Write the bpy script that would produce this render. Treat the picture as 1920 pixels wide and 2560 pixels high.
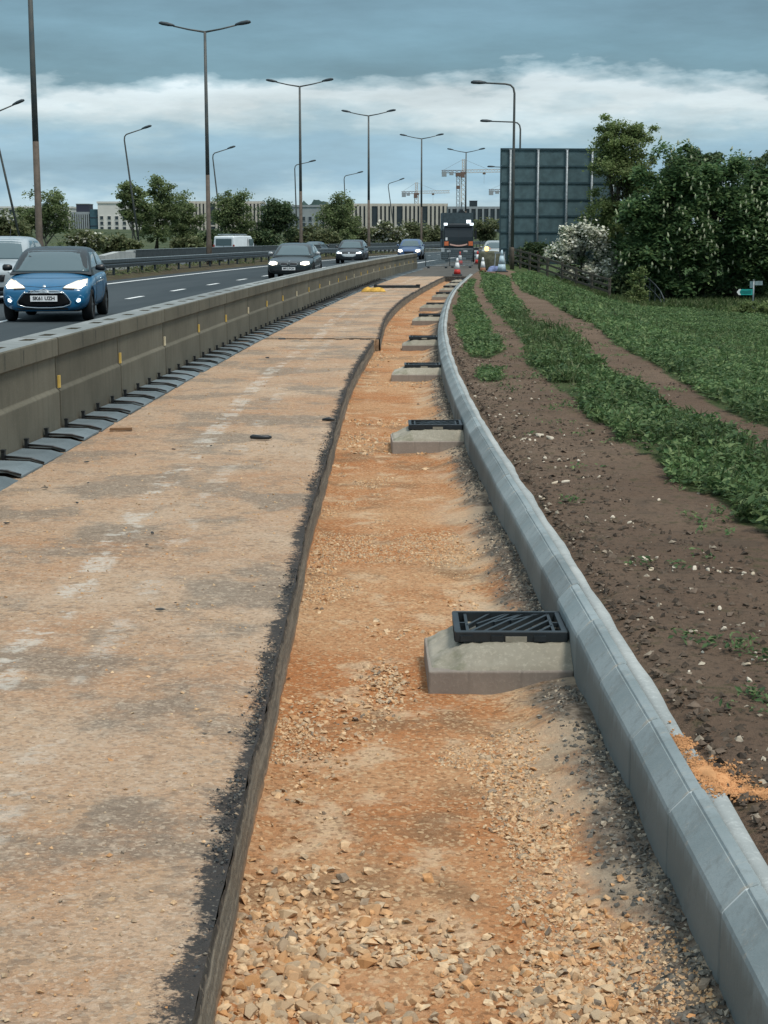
import bpy, bmesh, math, random
import numpy as np
from mathutils import Vector, Matrix
from mathutils.bvhtree import BVHTree
for o in list(bpy.data.objects): bpy.data.objects.remove(o)
SC = bpy.context.scene
COL = SC.collection
R = math.radians
random.seed(7)
rng = np.random.default_rng(11)
PITCH = 10.03; CAMZ = 1.65; FPX = 3890.0; HORIZ = 592.0
# ---------------------------------------------------------------- camera
cam = bpy.data.cameras.new('camera'); camo = bpy.data.objects.new('camera', cam); COL.objects.link(camo)
cam.sensor_fit = 'VERTICAL'; cam.sensor_height = 24.0; cam.sensor_width = 18.0
cam.lens = FPX / 2560.0 * 24.0
cam.clip_start = 0.05; cam.clip_end = 9000
camo.location = (0, 0, CAMZ); camo.rotation_euler = (R(90 - PITCH), 0, 0)
SC.camera = camo
SC.render.resolution_x = 768; SC.render.resolution_y = 1024
# ---------------------------------------------------------------- light
SUN_EL, SUN_AZ = 62.0, 140.0          # high behind thick cloud, over the right shoulder
w = bpy.data.worlds.new('World'); SC.world = w; w.use_nodes = True
def world_sky():
    nt = w.node_tree; nt.nodes.clear(); N = nt.nodes.new; L = nt.links.new
    out = N('ShaderNodeOutputWorld'); bg = N('ShaderNodeBackground'); bg.inputs['Strength'].default_value = 0.1
    L(bg.outputs[0], out.inputs[0])
    sky = N('ShaderNodeTexSky'); sky.sky_type = 'NISHITA'; sky.sun_disc = False
    sky.sun_elevation = R(SUN_EL); sky.sun_rotation = R(SUN_AZ); sky.air_density = 1.2; sky.dust_density = 1.0
    tc = N('ShaderNodeTexCoord'); sep = N('ShaderNodeSeparateXYZ'); L(tc.outputs['Generated'], sep.inputs[0])
    def noise(scale, zs, detail, rough, off=0.0):
        mp = N('ShaderNodeMapping'); mp.inputs['Scale'].default_value = (1, 1, zs); mp.inputs['Location'].default_value = (off, off * .7, 0)
        L(tc.outputs['Generated'], mp.inputs[0])
        n = N('ShaderNodeTexNoise'); n.inputs['Scale'].default_value = scale; n.inputs['Detail'].default_value = detail
        n.inputs['Roughness'].default_value = rough; L(mp.outputs[0], n.inputs['Vector']); return n
    def math_(op, a, b):
        m = N('ShaderNodeMath'); m.operation = op
        for i, x in enumerate((a, b)):
            if isinstance(x, (int, float)): m.inputs[i].default_value = x
            else: L(x, m.inputs[i])
        return m.outputs[0]
    n1 = noise(7.0, 3.0, 6, .55, 3.1); n2 = noise(22.0, 3.2, 5, .55, 9.0)
    d1 = math_('MULTIPLY', math_('SUBTRACT', n1.outputs[0], .5), .056)
    d2 = math_('MULTIPLY', math_('SUBTRACT', n2.outputs[0], .5), .034)
    e = math_('ADD', math_('ADD', sep.outputs['Z'], d1), d2)
    ramp = N('ShaderNodeValToRGB'); ramp.color_ramp.interpolation = 'EASE'
    stops = [(0.0, (.30, .39, .43)), (.020, (.275, .385, .445)), (.036, (.165, .280, .368)), (.054, (.172, .288, .372)),
             (.066, (.235, .34, .40)), (.075, (.345, .43, .47)), (.083, (.44, .505, .53)), (.090, (.43, .495, .525)), (.096, (.235, .325, .37)), (.102, (.090, .172, .218)), (.145, (.106, .192, .245)),
             (.30, (.20, .30, .36)), (.60, (.40, .48, .53)), (1.0, (.52, .60, .64))]
    cr = ramp.color_ramp
    while len(cr.elements) < len(stops): cr.elements.new(.5)
    for el, (p_, c_) in zip(cr.elements, stops): el.position = p_; el.color = (*c_, 1)
    L(e, ramp.inputs[0])
    n3 = noise(6.0, 5.0, 9, .62, 1.7)
    rg = N('ShaderNodeMapRange'); rg.inputs[1].default_value = .3; rg.inputs[2].default_value = .72; rg.inputs[3].default_value = 7.4; rg.inputs[4].default_value = 12.2
    L(n3.outputs[0], rg.inputs[0])
    sc = N('ShaderNodeVectorMath'); sc.operation = 'SCALE'; L(ramp.outputs[0], sc.inputs[0]); L(rg.outputs[0], sc.inputs['Scale'])
    mix = N('ShaderNodeMixRGB'); mix.inputs[0].default_value = .9
    L(sky.outputs[0], mix.inputs[1]); L(sc.outputs[0], mix.inputs[2]); L(mix.outputs[0], bg.inputs[0])
world_sky()
sun = bpy.data.lights.new('sun', 'SUN'); sun.energy = 1.5; sun.angle = R(13); sun.color = (1.0, .93, .84)
suno = bpy.data.objects.new('sun', sun); COL.objects.link(suno); suno.location = (0, 0, 60)
_a = R(SUN_AZ); _e = R(SUN_EL)
sdir = Vector((math.sin(_a) * math.cos(_e), math.cos(_a) * math.cos(_e), math.sin(_e)))
suno.rotation_euler = sdir.to_track_quat('Z', 'Y').to_euler()
vs = SC.view_settings; vs.view_transform = 'Standard'; vs.look = 'None'; vs.gamma = 1.0; vs.exposure = 0.75; vs.use_curve_mapping = False
# ---------------------------------------------------------------- materials
class Mat:
    """small node-graph helper"""
    def __init__(s, name, rough=.8, spec=.3, metallic=0.0):
        s.m = bpy.data.materials.new(name); s.m.use_nodes = True; s.nt = s.m.node_tree
        s.b = s.nt.nodes['Principled BSDF']; s.out = s.nt.nodes['Material Output']
        s.b.inputs['Roughness'].default_value = rough; s.b.inputs['Specular IOR Level'].default_value = spec; s.b.inputs['Metallic'].default_value = metallic
        s.tc = s.nt.nodes.new('ShaderNodeTexCoord')
    def N(s, t): return s.nt.nodes.new(t)
    def L(s, a, b): s.nt.links.new(a, b)
    def coord(s, kind='Object', scale=(1, 1, 1)):
        mp = s.N('ShaderNodeMapping'); mp.inputs['Scale'].default_value = scale; s.L(s.tc.outputs[kind], mp.inputs[0]); return mp.outputs[0]
    def noise(s, scale, detail=4, rough=.55, vec=None, dist=0.0):
        n = s.N('ShaderNodeTexNoise'); n.inputs['Scale'].default_value = scale; n.inputs['Detail'].default_value = detail
        n.inputs['Roughness'].default_value = rough; n.inputs['Distortion'].default_value = dist
        s.L(vec if vec is not None else s.tc.outputs['Object'], n.inputs['Vector']); return n.outputs[0]
    def vor(s, scale, vec=None, feature='F1', out='Distance'):
        n = s.N('ShaderNodeTexVoronoi'); n.inputs['Scale'].default_value = scale; n.feature = feature
        s.L(vec if vec is not None else s.tc.outputs['Object'], n.inputs['Vector']); return n.outputs[out]
    def rng(s, x, a, b, c=0.0, d=1.0):
        n = s.N('ShaderNodeMapRange'); n.interpolation_type = 'SMOOTHSTEP'
        for i, v in enumerate((a, b, c, d)): n.inputs[i + 1].default_value = v
        s.L(x, n.inputs[0]); return n.outputs[0]
    def op(s, o, a, b=0.0):
        n = s.N('ShaderNodeMath'); n.operation = o
        for i, x in enumerate((a, b)):
            if isinstance(x, (int, float)): n.inputs[i].default_value = x
            else: s.L(x, n.inputs[i])
        return n.outputs[0]
    def mix(s, f, a, b, mode='MIX'):
        n = s.N('ShaderNodeMixRGB'); n.blend_type = mode
        for i, x in enumerate((f, a, b)):
            if isinstance(x, (int, float)): n.inputs[i].default_value = x
            elif isinstance(x, tuple): n.inputs[i].default_value = (*x, 1)
            else: s.L(x, n.inputs[i])
        return n.outputs[0]
    def col(s, x):
        if isinstance(x, tuple): s.b.inputs['Base Color'].default_value = (*x, 1)
        else: s.L(x, s.b.inputs['Base Color'])
        return s
    def bump(s, h, strength=.5, dist=.01):
        n = s.N('ShaderNodeBump'); n.inputs['Strength'].default_value = strength; n.inputs['Distance'].default_value = dist
        s.L(h, n.inputs['Height']); s.L(n.outputs[0], s.b.inputs['Normal']); return s
    def uv(s):
        sp = s.N('ShaderNodeSeparateXYZ'); s.L(s.tc.outputs['UV'], sp.inputs[0]); return sp.outputs[0], sp.outputs[1]
    def island(s):
        return s.N('ShaderNodeNewGeometry').outputs['Random Per Island']
    def orand(s): return s.N('ShaderNodeObjectInfo').outputs['Random']
    def ramp(s, f, stops):
        n = s.N('ShaderNodeValToRGB'); cr = n.color_ramp
        while len(cr.elements) < len(stops): cr.elements.new(.5)
        for el, (p_, c_) in zip(cr.elements, stops): el.position = p_; el.color = (*c_, 1)
        s.L(f, n.inputs[0]); return n.outputs[0]
def simple(name, c, rough=.7, spec=.3, metallic=0.0, var=.18, scale=6.0, bump=0.0, bscale=60.0):
    a = Mat(name, rough, spec, metallic)
    n = a.noise(scale, 5, .6)
    lo = tuple(x * (1 - var) for x in c); hi = tuple(min(1, x * (1 + var)) for x in c)
    a.col(a.mix(a.rng(n, .3, .7), lo, hi))
    if bump: a.bump(a.noise(bscale, 3, .6), bump, .006)
    return a.m
def emit(name, c, st):
    a = Mat(name, .2, .5); a.col(c); a.b.inputs['Emission Color'].default_value = (*c, 1); a.b.inputs['Emission Strength'].default_value = st; return a.m

def m_slab():
    a = Mat('dusty_road_base', .9, .2); u, v = a.uv()
    big = a.noise(.55, 4, .6); med = a.noise(2.6, 5, .65); sx = a.coord('Object', (.8, 1, 1)); fin = a.noise(30, 6, .75, sx); vf = a.noise(120, 3, .7, sx); st = a.noise(9, 6, .72, sx)
    c = a.mix(a.rng(big, .36, .62), (.47, .262, .140), (.555, .40, .275))
    c = a.mix(a.op('MULTIPLY', a.rng(med, .40, .66), .8), c, (.52, .345, .215)); c = a.mix(a.op('MULTIPLY', a.rng(a.noise(5.5, 6, .75, sx), .52, .66), .55), c, (.30, .215, .15))
    c = a.mix(a.op('MULTIPLY', a.rng(a.noise(.95, 6, .70), .48, .58), .72), c, (.205, .180, .145))   # thin dust over old asphalt
    c = a.mix(a.op('MULTIPLY', a.rng(st, .54, .68), .55), c, (.62, .49, .365))
    c = a.mix(a.op('MULTIPLY', a.rng(fin, .52, .66), .5), c, (.27, .185, .125))
    c = a.mix(a.op('MULTIPLY', a.rng(vf, .53, .68), .55), c, (.66, .53, .40))
    ag = a.vor(95, sx, 'F1', 'Color'); sg_ = a.N('ShaderNodeSeparateColor'); a.L(ag, sg_.inputs[0]); gv = a.vor(40, a.coord('Object', (.7, 1, 1)), 'F1', 'Color'); sg2 = a.N('ShaderNodeSeparateColor'); a.L(gv, sg2.inputs[0])
    c = a.mix(a.op('MULTIPLY', a.rng(sg_.outputs[0], .64, 1.0), .46), c, (.19, .135, .092)); c = a.mix(a.op('MULTIPLY', a.rng(sg_.outputs[1], .70, 1.0), .46), c, (.68, .54, .40))
    c = a.mix(a.op('MULTIPLY', a.rng(sg2.outputs[0], .72, 1.0), a.op('MULTIPLY', a.rng(med, .42, .6), .55)), c, (.20, .15, .11)); c = a.mix(a.op('MULTIPLY', a.rng(sg2.outputs[1], .80, 1.0), .28), c, (.62, .50, .38))
    # worn remains of old white lines
    def band(cn, hw):
        d = a.op('ABSOLUTE', a.op('SUBTRACT', u, cn)); d = a.op('ADD', d, a.op('MULTIPLY', a.op('SUBTRACT', fin, .5), .12))
        return a.rng(d, hw + .025, hw - .02)
    worn = a.rng(a.op('ADD', a.op('MULTIPLY', a.noise(3.1, 3, .6), .62), a.op('MULTIPLY', st, .42)), .525, .58)
    p1 = a.op('MULTIPLY', band(1.03, .085), worn); p2 = a.op('MULTIPLY', a.op('MULTIPLY', band(.69, .06), worn), .55)
    c = a.mix(a.op('MULTIPLY', a.op('MULTIPLY', a.op('MAXIMUM', p1, p2), a.rng(a.op('ADD', fin, a.op('MULTIPLY', st, .5)), .62, .80)), .60), c, (.70, .66, .58))
    # black broken asphalt along the sawn edge
    ed = a.op('SUBTRACT', a.op('ADD', .040, a.op('MULTIPLY', a.rng(a.noise(3.1, 4, .7), .42, .68), .055)), a.op('ADD', a.op('MULTIPLY', a.op('SUBTRACT', fin, .42), .13), a.op('MULTIPLY', a.op('SUBTRACT', a.noise(75, 4, .75), .5), .16)))
    em = a.rng(a.op('SUBTRACT', u, ed), .025, -.02)
    c = a.mix(a.op('MULTIPLY', em, .93), c, (.030, .034, .037))
    a.col(c); h = a.op('ADD', a.op('ADD', a.op('MULTIPLY', fin, .6), a.op('MULTIPLY', vf, .4)), a.op('MULTIPLY', sg_.outputs[2], .35)); a.bump(h, 1.0, .016); return a.m
def m_face():
    a = Mat('sawn_asphalt', .75, .3); u, v = a.uv()
    cv = a.N('ShaderNodeCombineXYZ'); a.L(a.op('MULTIPLY', u, 34.0), cv.inputs[0]); a.L(a.op('MULTIPLY', v, .9), cv.inputs[1])
    st = a.noise(1.0, 4, .6, cv.outputs[0]); bl = a.noise(3.0, 4, .6)
    c = a.mix(a.rng(st, .42, .72), (.150, .140, .115), (.32, .295, .24))
    c = a.mix(a.op('MULTIPLY', a.rng(bl, .5, .7), .5), c, (.17, .13, .088)); c = a.mix(a.op('MULTIPLY', a.rng(a.op('ADD', u, a.op('MULTIPLY', a.op('SUBTRACT', bl, .5), .06)), .045, .02), .85), c, (.022, .025, .027)); ag = a.vor(70, None, 'F1', 'Color'); sg_ = a.N('ShaderNodeSeparateColor'); a.L(ag, sg_.inputs[0]); c = a.mix(a.op('MULTIPLY', a.rng(sg_.outputs[0], .6, 1), .4), c, (.045, .045, .042)); c = a.mix(a.op('MULTIPLY', a.rng(sg_.outputs[1], .75, 1), .5), c, (.30, .26, .20))
    c = a.mix(a.op('MULTIPLY', a.rng(a.op('ADD', u, a.op('MULTIPLY', bl, .06)), .17, .24), .8), c, (.40, .235, .12))
    a.col(c); a.bump(a.op('ADD', a.noise(60, 4, .7), sg_.outputs[2]), .8, .010); return a.m
def m_trench():
    a = Mat('orange_sand_bed', .92, .15); u, v = a.uv()
    big = a.noise(.9, 4, .6); med = a.noise(3.4, 5, .65); fin = a.noise(30, 6, .72); vf = a.noise(140, 3, .7)
    c = a.mix(a.rng(big, .36, .64), (.45, .185, .070), (.53, .295, .150))
    c = a.mix(a.op('MULTIPLY', a.rng(med, .52, .66), .7), c, (.66, .49, .32))
    c = a.mix(a.op('MULTIPLY', a.rng(a.noise(1.6, 5, .65), .53, .64), .65), c, (.22, .135, .075))
    c = a.mix(a.op('MULTIPLY', a.rng(fin, .52, .66), .5), c, (.22, .118, .06))
    c = a.mix(a.op('MULTIPLY', a.rng(vf, .56, .72), .55), c, (.66, .49, .31))
    ag = a.vor(80, None, 'F1', 'Color'); sg_ = a.N('ShaderNodeSeparateColor'); a.L(ag, sg_.inputs[0])
    c = a.mix(a.op('MULTIPLY', a.rng(sg_.outputs[0], .62, 1.0), .55), c, (.18, .095, .045)); c = a.mix(a.op('MULTIPLY', a.rng(sg_.outputs[1], .68, 1.0), .6), c, (.68, .48, .28))
    # grey concrete haunching and crushed stone against the kerb
    g = a.rng(a.op('ADD', u, a.op('MULTIPLY', a.op('SUBTRACT', med, .5), .30)), .80, .91)
    c = a.mix(a.op('MULTIPLY', g, .9), c, a.mix(a.rng(fin, .4, .65), (.060, .056, .048), (.20, .18, .15)))
    g2 = a.rng(a.op('ADD', u, a.op('MULTIPLY', a.op('SUBTRACT', big, .5), .5)), .62, .8)
    c = a.mix(a.op('MULTIPLY', a.op('MULTIPLY', g2, a.rng(a.noise(2.1, 4, .6), .45, .6)), .5), c, (.60, .47, .33))
    a.col(c); a.bump(a.op('ADD', a.op('ADD', a.op('MULTIPLY', fin, .65), a.op('MULTIPLY', vf, .35)), a.op('MULTIPLY', sg_.outputs[2], .35)), 1.0, .018); return a.m
def m_asphalt(name='asphalt', c1=(.036, .048, .054), c2=(.058, .072, .079)):
    a = Mat(name, .9, .12); n = a.noise(.35, 4, .6, a.coord('UV', (1, .12, 1))); f = a.noise(45, 4, .7)
    a.col(a.mix(a.op('MULTIPLY', a.rng(f, .4, .7), .35), a.mix(a.rng(n, .35, .65), c1, c2), (.09, .10, .105))); a.bump(f, .3, .004); return a.m
def m_concrete(name, c1, c2, streak=.5, moss=0.0):
    a = Mat(name, .85, .2); ob = a.tc.outputs['Object']
    big = a.noise(1.6, 5, .62); fin = a.noise(55, 4, .7)
    stv = a.noise(5.0, 5, .62, a.coord('Object', (2.2, 2.2, .12)))
    c = a.mix(a.rng(big, .32, .68), c1, c2)
    c = a.mix(a.op('MULTIPLY', a.rng(stv, .52, .72), streak), c, tuple(x * .42 for x in c1))
    c = a.mix(a.op('MULTIPLY', a.rng(fin, .5, .7), .28), c, tuple(min(1, x * 1.5) for x in c2))
    if moss: c = a.mix(a.op('MULTIPLY', a.rng(a.noise(4, 5, .7), .5, .68), moss), c, (.10, .11, .055))
    r = a.op('ADD', .84, a.op('MULTIPLY', a.orand(), .3))
    vm = a.N('ShaderNodeVectorMath'); vm.operation = 'SCALE'; a.L(c, vm.inputs[0]); a.L(r, vm.inputs['Scale'])
    a.col(vm.outputs[0]); a.bump(fin, .35, .004); return a.m
def m_kerb():
    a = Mat('kerb_concrete', .85, .22); big = a.noise(2.2, 5, .62); fin = a.noise(70, 4, .7); sp = a.N('ShaderNodeSeparateXYZ'); a.L(a.tc.outputs['Object'], sp.inputs[0])
    c = a.mix(a.rng(big, .32, .68), (.195, .238, .245), (.27, .315, .322)); c = a.mix(a.op('MULTIPLY', a.rng(a.noise(5.5, 6, .72), .54, .66), .45), c, (.155, .17, .165)); c = a.mix(a.op('MULTIPLY', a.rng(a.noise(8.5, 5, .7), .62, .70), .4), c, (.42, .36, .28))
    drip = a.noise(6.0, 5, .65, a.coord('Object', (1, 3.2, .35)))
    d = a.rng(a.op('ADD', sp.outputs[2], a.op('MULTIPLY', a.op('SUBTRACT', drip, .5), .16)), .055, -.02)     # darker, mottled towards the bottom of the face
    c = a.mix(a.op('MULTIPLY', d, .62), c, (.125, .128, .115)); c = a.mix(a.op('MULTIPLY', a.rng(drip, .60, .72), .35), c, (.40, .39, .34))
    c = a.mix(a.op('MULTIPLY', a.rng(fin, .5, .68), .3), c, (.16, .19, .195)); r = a.op('ADD', .80, a.op('MULTIPLY', a.orand(), .36))
    vm = a.N('ShaderNodeVectorMath'); vm.operation = 'SCALE'; a.L(c, vm.inputs[0]); a.L(r, vm.inputs['Scale']); a.col(vm.outputs[0]); a.bump(fin, .35, .004); return a.m
def m_barrier():
    a = Mat('barrier_concrete', .85, .2); big = a.noise(1.1, 5, .62); fin = a.noise(55, 4, .7); sp = a.N('ShaderNodeSeparateXYZ'); a.L(a.tc.outputs['Object'], sp.inputs[0]); z = sp.outputs[2]
    stv = a.noise(4.0, 5, .62, a.coord('Object', (2.2, 2.2, .12))); drip = a.noise(9.0, 3, .5, a.coord('Object', (.2, 1.0, .10)))
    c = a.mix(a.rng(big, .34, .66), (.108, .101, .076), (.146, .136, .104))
    c = a.mix(a.op('MULTIPLY', a.rng(stv, .52, .72), .42), c, (.060, .062, .048))
    c = a.mix(a.op('MULTIPLY', a.rng(stv, .46, .30), .30), c, (.20, .19, .15))
    st = a.op('MULTIPLY', a.rng(drip, .66, .71), a.op('MULTIPLY', a.rng(z, .655, .69), a.rng(z, .79, .775)))       # drip stains under the top edge
    c = a.mix(a.op('MULTIPLY', st, .7), c, (.035, .036, .032))
    c = a.mix(a.op('MULTIPLY', a.rng(a.op('ADD', z, a.op('MULTIPLY', stv, .2)), .20, .06), .4), c, (.20, .15, .105))   # dust splash at the foot
    c = a.mix(a.op('MULTIPLY', a.rng(fin, .5, .7), .2), c, (.25, .24, .20)); r = a.op('ADD', .86, a.op('MULTIPLY', a.orand(), .26))
    vm = a.N('ShaderNodeVectorMath'); vm.operation = 'SCALE'; a.L(c, vm.inputs[0]); a.L(r, vm.inputs['Scale']); a.col(vm.outputs[0]); a.bump(fin, .35, .004); return a.m
def m_soil():
    a = Mat('bare_soil_verge', .95, .1)
    at = a.N('ShaderNodeAttribute'); at.attribute_name = 'grass'
    big = a.noise(.5, 4, .6); fin = a.noise(24, 6, .75); med = a.noise(4, 5, .65); vf = a.noise(110, 3, .7)
    c = a.mix(a.rng(big, .35, .66), (.158, .108, .076), (.205, .145, .102))
    c = a.mix(a.op('MULTIPLY', a.rng(med, .5, .68), .55), c, (.105, .082, .062))
    c = a.mix(a.op('MULTIPLY', a.rng(fin, .48, .66), .6), c, (.060, .046, .036))
    c = a.mix(a.op('MULTIPLY', a.rng(vf, .6, .74), .5), c, (.25, .195, .15))
    c = a.mix(a.op('MULTIPLY', a.rng(a.noise(6, 4, .7), .55, .66), .35), c, (.075, .085, .035))
    g = a.mix(a.rng(a.noise(3, 5, .7), .35, .65), (.030, .062, .020), (.075, .115, .040))
    c = a.mix(at.outputs['Fac'], c, g)
    a.col(c); a.bump(a.op('ADD', fin, a.op('MULTIPLY', vf, .35)), 1.0, .03); return a.m
def m_leaf(name, c1, c2, c3, trans=.25, rough=.55, spec=.25):
    a = Mat(name, rough, spec); i = a.island()
    c = a.ramp(i, [(0.0, c1), (.55, c2), (1.0, c3)])
    n = a.rng(a.noise(.55, 3, .6), .3, .7, .72, 1.22)
    vm = a.N('ShaderNodeVectorMath'); vm.operation = 'SCALE'; a.L(c, vm.inputs[0]); a.L(n, vm.inputs['Scale'])
    a.col(vm.outputs[0])
    tr = a.N('ShaderNodeBsdfTranslucent'); a.L(vm.outputs[0], tr.inputs[0]); mx = a.N('ShaderNodeMixShader'); mx.inputs[0].default_value = trans
    a.L(a.b.outputs[0], mx.inputs[1]); a.L(tr.outputs[0], mx.inputs[2]); a.L(mx.outputs[0], a.out.inputs[0]); return a.m
def m_stone(name, stops, obj=False):
    a = Mat(name, .88, .2); i = a.orand() if obj else a.island()
    c = a.ramp(i, stops); n = a.rng(a.noise(38, 5, .7), .3, .7, .7, 1.2)
    vm = a.N('ShaderNodeVectorMath'); vm.operation = 'SCALE'; a.L(c, vm.inputs[0]); a.L(n, vm.inputs['Scale']); a.col(vm.outputs[0])
    a.bump(a.noise(90, 4, .7), .5, .004); return a.m
def m_paint(name, c, coat=.5, rough=.35):
    a = Mat(name, rough, .5); n = a.noise(3, 4, .6)
    a.col(a.mix(a.rng(n, .3, .7), tuple(x * .9 for x in c), c)); a.b.inputs['Coat Weight'].default_value = coat; a.b.inputs['Coat Roughness'].default_value = .06; return a.m
def m_wood(name, c1, c2):
    a = Mat(name, .9, .15); n = a.noise(9, 5, .7, a.coord('Object', (3, 3, .6))); a.col(a.mix(a.rng(n, .3, .7), c1, c2)); a.bump(n, .4, .006); return a.m
STONE_STOPS = [(0, (.56, .345, .18)), (.3, (.64, .475, .30)), (.5, (.52, .27, .115)), (.80, (.50, .38, .25)), (.95, (.40, .29, .19)), (1, (.22, .18, .14))]
M = dict(
    slab=m_slab(), face=m_face(), trench=m_trench(), asphalt=m_asphalt(), asphalt2=m_asphalt('far_asphalt', (.060, .070, .075), (.09, .10, .105)),
    barrier=m_barrier(), skylit_top=m_concrete('barrier_top_skylit', (.20, .22, .215), (.28, .30, .295), .1), kerb=m_kerb(),  # barrier top: same concrete painted paler, skylight put into the colour
    haunch=m_concrete('haunch_concrete', (.28, .305, .30), (.40, .42, .405), .25), mortar=m_concrete('pad_mortar', (.245, .225, .175), (.37, .34, .275), .2, .5),
    padbase=m_concrete('pad_base_concrete', (.235, .20, .17), (.31, .27, .23), .3), joint=simple('joint_mortar', (.44, .48, .48), .9),
    soil=m_soil(), sand=simple('spilt_sand', (.50, .26, .12), .95, .1, var=.3, scale=14, bump=.8, bscale=70),
    greystone=m_stone('grey_crushed_stone', [(0, (.075, .074, .068)), (.55, (.15, .14, .12)), (.85, (.28, .25, .20)), (1, (.52, .43, .32))]), stone=m_stone('gravel', STONE_STOPS), stone1=m_stone('loose_stone', STONE_STOPS, True), pale=m_stone('pale_stone', [(0, (.62, .55, .44)), (.6, (.70, .62, .50)), (1, (.50, .40, .28))], True),
    crumb=m_stone('asphalt_crumb', [(0, (.022, .025, .028)), (.5, (.06, .066, .068)), (.85, (.14, .13, .11)), (1, (.34, .25, .17))]), clod=m_stone('soil_clod', [(0, (.055, .043, .033)), (.6, (.10, .076, .056)), (.92, (.16, .12, .09)), (1, (.46, .40, .31))]),
    white=simple('road_paint', (.72, .74, .73), .6, .4, var=.12, scale=9), plate=m_concrete('foot_plate_steel', (.12, .152, .165), (.165, .20, .215), .3),
    black=simple('black_plastic', (.014, .020, .024), .45, .5, var=.3), rubber=simple('tyre_rubber', (.016, .017, .018), .85, .2),
    yellow=simple('yellow_reflector', (.62, .42, .10), .5, .5), cream=simple('cream_reflector', (.66, .58, .40), .5, .5),
    post=simple('lamp_post_steel', (.075, .080, .075), .55, .4, .3, .35, 3.0), head=simple('lamp_head', (.04, .055, .065), .5, .4),
    galv=simple('galvanised_steel', (.24, .275, .29), .5, .5, .5, .25, 8.0), rail=simple('guard_rail_steel', (.055, .066, .07), .45, .5, .6, .35, 5.0), railtop=simple('rail_top_steel', (.32, .37, .38), .45, .5, .3),
    signback=simple('sign_back', (.072, .122, .135), .55, .4, 0, .22, 2.0), signrib=simple('sign_rib', (.030, .062, .075), .6, .3),
    fence=m_wood('weathered_timber', (.055, .050, .040), (.125, .115, .095)), bark=simple('bark', (.055, .050, .038), .95, .1, var=.4, scale=14), barkpale=simple('pale_bark', (.16, .15, .12), .95, .1, var=.4, scale=14),
    glass=Mat('car_glass', .08, .6).col((.085, .130, .145)).m, chrome=Mat('chrome', .18, .5, 1.0).col((.72, .75, .76)).m, trim=simple('black_trim', (.012, .014, .016), .4, .5),
    lampon=emit('headlight_lit', (1.0, .93, .76), 2.2), lens=Mat('lamp_lens', .1, .6).col((.55, .60, .62)).m, lenslit=emit('headlight_glow', (1.0, .90, .74), .2), grille=simple('grille_black', (.008, .009, .010), .9, .1), plate_w=simple('number_plate', (.78, .80, .80), .4, .4, var=.03), ink=simple('plate_ink', (.015, .015, .018), .6),
    amber=emit('amber_beacon', (1.0, .62, .14), 2.5), fog=emit('daytime_lamp', (.85, .95, 1.0), 1.2), rim=Mat('alloy_rim', .35, .5, .9).col((.30, .32, .33)).m,
)
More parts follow.
